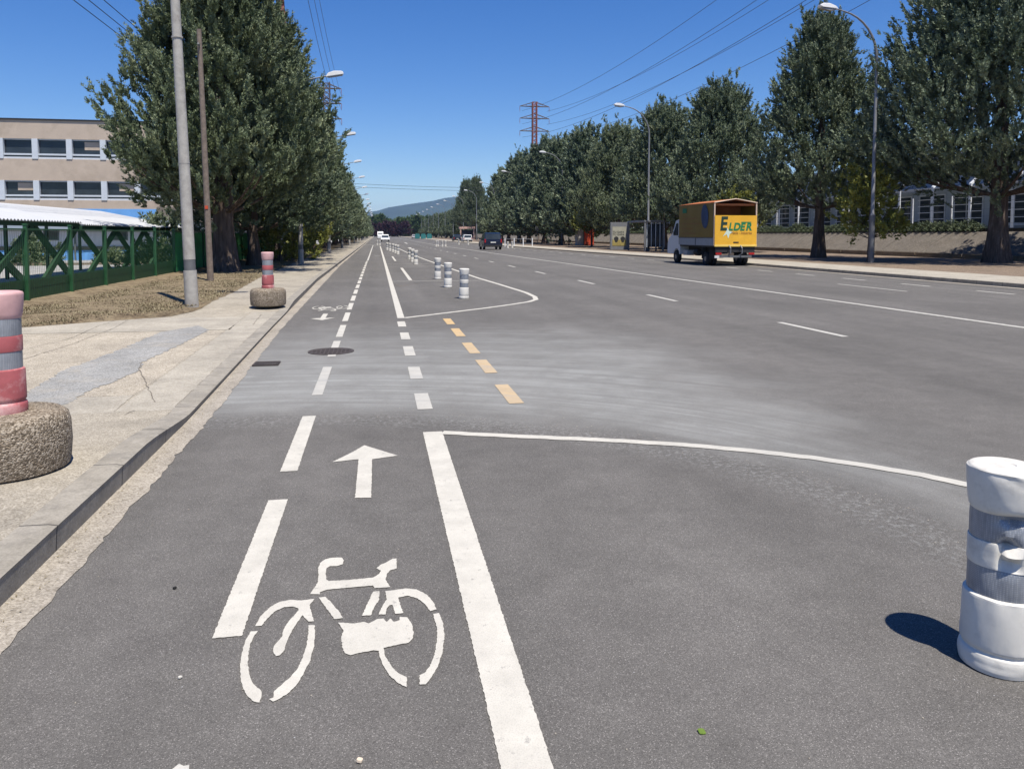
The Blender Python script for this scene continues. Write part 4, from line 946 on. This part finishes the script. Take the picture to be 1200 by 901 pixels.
# ================================================================= CARS
def car(name,x,y,rz,L,Wd,H,paint,label,cat='car',van=False,lights=True):
    T=empty(name,(x,y,0),rz,label,cat); h=Wd/2; bz=H*.56; r=.32
    # +y is the front
    if van: side=[(-L/2,.35),(-L/2,H*.9),(-L/2+.12,H),(L/2-1.5,H),(L/2-.75,H*.62),(L/2-.1,H*.5),(L/2,H*.35),(L/2,.3)]
    else: side=[(-L/2,.32),(-L/2-.02,bz*.95),(-L/2+.05,bz),(L/2-1.15,bz*1.0),(L/2-.2,bz*.82),(L/2,bz*.6),(L/2,.28)]
    wy=(-L/2+.75,L/2-.85)
    def arch(c): return [(c+.38*math.cos(a),.3+.38*math.sin(a)) for a in [R(k*22.5) for k in range(9)]]
    P=side+[(wy[1]+.38,.28)]+arch(wy[1])+[(wy[1]-.38,.28),(wy[0]+.38,.28)]+arch(wy[0])+[(wy[0]-.38,.28)]
    q=MB(); q.prism(P,'x',-h,h); b=q.build('body',M[paint],T,bevel=.035)
    if not van:
        g=[(-L/2+.06,bz-.01),(-L/2+.28,H*.97),(-L/2+.6,H),(L/2-2.2,H),(L/2-1.2,bz-.01)]
        t=MB(); n=len(g)
        for s in(-1,1):
            for (u,z) in g: t.v.append((s*(h-.04-(.14 if z>bz else 0)),u,z))
        t.f=[tuple(range(n)),tuple(range(2*n-1,n-1,-1))]+[(k,(k+1)%n,n+(k+1)%n,n+k) for k in range(n)]; t.build('roof',M[paint],T,bevel=.03)
        for s in(-1,1):
            q=MB(); zz=(bz+.04,H*.92)
            for a,c in ((-L/2+.45,-.35),(-.27,L/2-1.9)):
                q.add([(s*(h-.045),a,zz[0]),(s*(h-.045),c+(.35 if c>0 else 0),zz[0]),(s*(h-.155),c,zz[1]),(s*(h-.155),a+.1,zz[1]),(s*(h-.075),a,zz[0]),(s*(h-.075),c,zz[0]),(s*(h-.2),c,zz[1]),(s*(h-.2),a+.1,zz[1])],[(0,1,2,3),(7,6,5,4),(0,4,5,1),(1,5,6,2),(2,6,7,3),(3,7,4,0)])
            q.build('side_window',M['glass'],T)
        q=MB(); q.add([(-h+.16,-L/2+.065,bz+.1),(h-.16,-L/2+.065,bz+.1),(h-.26,-L/2+.24,H*.93),(-h+.26,-L/2+.24,H*.93),(-h+.16,-L/2+.12,bz+.1),(h-.16,-L/2+.12,bz+.1),(h-.26,-L/2+.3,H*.93),(-h+.26,-L/2+.3,H*.93)],[(0,1,2,3),(7,6,5,4),(0,4,5,1),(1,5,6,2),(2,6,7,3),(3,7,4,0)]); q.build('rear_window',M['glass'],T)
        f0,f1=L/2-1.24,L/2-2.13
    else: f0,f1=L/2-.80,L/2-1.45
    z0=(bz+.03) if not van else H*.64; z1=H*.95
    q=MB(); q.add([(-h+.14,f0+.03,z0),(h-.14,f0+.03,z0),(h-.24,f1+.03,z1),(-h+.24,f1+.03,z1),(-h+.14,f0-.1,z0-.03),(h-.14,f0-.1,z0-.03),(h-.24,f1-.1,z1-.03),(-h+.24,f1-.1,z1-.03)],[(0,1,2,3),(7,6,5,4),(0,4,5,1),(1,5,6,2),(2,6,7,3),(3,7,4,0)]); q.build('windscreen',M['glass'],T)
    for s in(-1,1):
        q=MB(); q.box(s*(h-.13)-.07,s*(h-.13)+.07,-L/2-.045,-L/2+.05,bz*.75,bz*1.12 if not van else 1.2); q.build('tail_light',M['red'],T,bevel=.01)
        q=MB(); q.box(s*(h-.22)-.16,s*(h-.22)+.16,L/2-.12,L/2+.015,bz*.52,bz*.72); q.build('headlight',M['lamp'],T,bevel=.01)
        q=MB(); q.box(s*(h+.09)-.09,s*(h+.09)+.09,L/2-1.75,L/2-1.63,bz+.05,bz+.2); q.build('mirror',M[paint],T,bevel=.02)
    q=MB(); q.box(-.27,.27,-L/2-.05,-L/2-.02,bz*.72,bz*.84); q.build('licence_plate',M['plate'],T); q=MB(); q.box(-.27,.27,L/2+.0,L/2+.02,.44,.55); q.build('licence_plate',M['plate'],T)
    q=MB(); q.box(-h+.04,h-.04,-L/2-.09,-L/2+.02,.3,.5); q.build('bumper',M[paint if van else 'under'],T,bevel=.02); q=MB(); q.box(-h+.04,h-.04,L/2-.02,L/2+.05,.25,.42); q.build('bumper',M[paint if van else 'under'],T,bevel=.02)
    for s in(-1,1):
        for w in wy: wheel(T,s*(h-.12),w,.32,.2)
    return T
car('car',11.6,79.2,0,4.2,1.9,1.72,'navy','dark navy people carrier driving away in the right lane')
car('car',1.75,168,math.pi,4.3,1.8,1.55,'cabwhite','white car coming toward the camera at the far end of the left lane')
car('van',1.25,285,math.pi,5.8,2.0,2.6,'cabwhite','white van behind the oncoming white car far down the road','van',van=True)
car('car',14.2,300,0,4.2,1.8,1.5,'cabwhite','tiny white car far away in the middle of the road','car')
car('car',17.4,170,0,4.3,1.8,1.5,'navy','dark car parked far away by the right kerb beyond the four bollards','car')
car('car',17.3,150,0,4.3,1.8,1.5,'cabwhite','white car parked by the right kerb behind the four bollards','car')
b=empty('recycling_bin',(13.5,262,0),0,'row of teal recycling containers at the far end of the road','container')
for i in range(3):
    q=MB(); q.prism([(-.8,0),(.8,0),(.85,1.2),(.5,1.7),(-.5,1.7),(-.85,1.2)],'y',-.7,.7); o=q.build('container_body',M['teal'],b,bevel=.05); o.location=(i*2,0,.1)

# ================================================================= BUS SHELTER, CABINET, BARRIER
def shelter():
    B=empty('bus_shelter',(22.0,61.3,.13),0,'grey bus shelter with an advertising panel beside the second right lamp post','bus shelter')
    q=MB(); q.box(-.1,1.75,-.1,4.4,2.45,2.6); q.build('roof',M['steel'],B,bevel=.02)
    for (x,y) in ((0,0),(0,4.2),(1.6,0),(1.6,4.2)):
        q=MB(); q.box(x-.06,x+.06,y-.06,y+.06,0,2.45); q.build('post',M['steel'],B)
    for i in range(4):
        q=MB(); a=.12+i*1.02; q.box(1.58,1.62,a,a+.95,.35,2.3); q.build('glass_panel',m_glass('shelter_glass%d'%i,(.08,.11,.10),.1) if i==0 else M['glass'],B)
    for i in range(4):
        q=MB(); q.box(.2+i*.38,.52+i*.38,-.02,.02,.4,2.3); q.build('glass_panel',M['glass'],B)
    for i in range(5):
        q=MB(); q.box(.14+i*.38,.20+i*.38,-.03,.03,.35,2.42); q.build('mullion',M['pil'],B)
    q=MB(); q.box(1.1,1.5,.6,3.6,.42,.48); q.box(1.25,1.35,.8,.9,0,.42); q.box(1.25,1.35,3.3,3.4,0,.42); q.build('bench',M['steel_dark'],B)
    a=empty('advert_panel',(-.05,4.4,0)); a.parent=B
    q=MB(); q.box(-1.62,-.02,.0,.22,.05,2.5); q.build('frame',M['steel'],a,bevel=.02)
    q=MB(); q.box(-1.45,-.18,-.012,-.001,.42,2.1); q.build('poster',M['poster'],a)
    q=MB(); q.box(-1.45,-.18,-.018,-.013,.42,.95); q.build('poster_ground',M['poster2'],a)
    for k in (-1.1,-.5):
        q=MB(); q.v=[(k+.2*math.cos(u)*(1+.2*math.sin(3*u)),-.022,.98+.27*math.sin(u)) for u in [i*math.pi/8 for i in range(16)]]; q.v+=[(x,-.019,z) for x,_,z in q.v]; q.f=[tuple(range(16)),tuple(range(31,15,-1))]+[(i,(i+1)%16,16+(i+1)%16,16+i) for i in range(16)]; q.build('poster_figure',M['under'],a)
    for z in (1.55,1.33): text('TU GAFA',.24,(-1.42,-.02,z),a,'under',sx=1.05,name='poster_text')
    a.location=(-.05,4.2,0); a.rotation_euler=(0,0,0)
shelter()
b=empty('red_cabinet',(26.6,95.3,.13),0,'orange-red steel cabinet standing among the right trees','cabinet')
q=MB(); q.box(-.6,.6,-.6,.6,.1,2.5)
for k in range(8): q.box(-.58+k*.155,-.52+k*.155,-.63,-.6,.2,2.4)
q.build('body',M['redbox'],b,bevel=.01); q=MB(); q.box(-.66,.66,-.66,.66,2.5,2.58); q.build('roof',M['redbox'],b); q=MB(); q.box(-.66,-.62,-.35,.35,.3,2.2); q.box(-.55,.55,-.55,.55,0,.1); q.build('door',M['under'],b)
q=MB(); q.box(-.6,.6,-.5,.5,0,3.0); q.box(-.66,.66,-.56,.56,3.0,3.12); q.box(-.64,.64,-.54,.54,0,.2); o=q.build('grey_pillar',M['conc_pole'],bevel=.03); o.location=(25.7,95.6,.13); tag(o,'wide grey concrete pillar left of the orange-red cabinet','pillar')
b=empty('white_barrier',(14.9,90,.13),0,'low white railing behind the navy car','barrier')
q=MB()
for z in (.3,.85): q.box(0,3.4,-.03,.03,z,z+.06)
q.build('rail',M['steel'],b)
for k in range(4): q=MB(); q.box(k*1.1,k*1.1+.1,-.04,.04,0,1.0); q.build('post',M['metalw'],b)
b=empty('kiosk',(25.0,215,.13),0,'pinkish kiosk frame far away among the right trees','kiosk')
q=MB(); q.box(-2,-1.7,0,.3,0,3); q.box(1.7,2,0,.3,0,3); q.box(-2.2,2.2,-.1,2.4,3,3.6); q.build('frame',simple('pink_frame',(.5,.33,.27),.8,.1,2),b); q=MB(); q.box(-1.7,1.7,.4,2.2,0,2.6); q.build('wall',M['under'],b)
q=MB()
q.tube([(0,0,-.1),(0,0,2.6)],.04,8); q.box(-.25,.25,-.02,.02,2.0,2.6); o=q.build('sign_post',M['steel_dark']); o.location=(22.6,108,.13); tag(o,'thin dark sign post on the right sidewalk left of the grey pillar','sign')

# ================================================================= RIGHT FACTORY
def factory():
    B=empty('factory_building',(42.3,0,1.7),0,'long grey-blue factory with white fins and dark louvred windows behind the right trees','building')
    y0,y1=-10,190
    q=MB(); q.box(0,22,y0,y1,0,5.4); q.build('wall',M['greyw'],B)
    q=MB(); q.box(-.6,22.4,y0,y1,5.4,5.75); q.build('roof',M['metalw'],B)
    k=0; y=y0+2
    while y<y1-4:
        q=MB(); q.prism([(-1.5,0.0),(-1.42,0.0),(-1.42,3.3),(-.0,4.5),(-.0,4.7),(-1.5,3.4)],'y',y,y+.22); q.build('fin',M['metalw'],B)
        w=MB(); w.box(-.07,-.003,y+.5,y+3.3,.55,2.9); w.box(-.1,-.0,y+.4,y+3.4,.45,.55)
        wo=w.build('window',M['pil'],B)
        g=MB(); g.box(-.09,-.072,y+.6,y+2.0,.65,2.8); g.box(-.09,-.072,y+2.1,y+3.2,.65,2.8); g.build('pane',M['glass'],wo)
        g=MB()
        for z in (1.0,1.5,2.0,2.5): g.box(-.2,-.1,y+.5,y+3.3,z,z+.05)
        g.box(-1.5,-.1,y+.22,y+3.68,3.25,3.3) if k%2 else g.box(-1.2,-.1,y+.22,y+3.68,3.3,3.34)
        g.build('louvre',M['metalw'],wo)
        y+=3.7; k+=1
factory()
f=empty('bank_fence',(BX+2.75,0,1.72),0,'dark low hedge-topped fence with white posts along the top of the bank','fence')
q=MB(); q.box(-.1,.2,-20,180,-.02,.22); q.build('plinth',simple('plinth_dark',(.05,.045,.035),.9,.3,3),f)
for k in range(-2,42):
    q=MB(); q.box(.0,.08,k*3.7,k*3.7+.07,.22,2.3); q.build('post',M['metalw'],f)
q=MB()
for z in (.5,.95,1.4,1.85,2.2): q.box(.03,.045,-8,165,z,z+.012)
q.build('wire',M['steel'],f)
v,_=crown(77,.55,.05,.45,24,10,6,.09,tl=.12,up=.2,spire=3,power=.3,low=.05)
V=[]; rs=np.random.RandomState(5)
for k in range(150): V.append(v*np.array([.8,1.3,.5+.5*rs.rand()])+np.array([BX+2.6,42+k*.75,1.78]))
o=tri_mesh('hedge',np.concatenate(V),M['leafL']); tag(o,'low clipped hedge along the top of the right bank','hedge')
q=MB()
for k in range(-6,48): q.box(BX-.12,BX+.24,k*4+.03,k*4+3.97,.05,.40)
o=q.build('low_wall',M['block']); tag(o,'low dark concrete edging wall at the foot of the right bank','wall')

# ================================================================= AIR
hz=bpy.data.materials.new('haze'); hz.use_nodes=True; n=hz.node_tree.nodes; n.remove(n['Principled BSDF']); pv=n.new('ShaderNodeVolumePrincipled'); pv.inputs['Density'].default_value=.00007; pv.inputs['Color'].default_value=(.34,.56,1,1); pv.inputs['Anisotropy'].default_value=.1
hz.node_tree.links.new(pv.outputs[0],n['Material Output'].inputs['Volume'])
q=MB(); q.box(-9100,9100,-3100,12100,-3,420); o=q.build('haze',hz); tag(o,'thin bluish air','haze',kind='stuff')
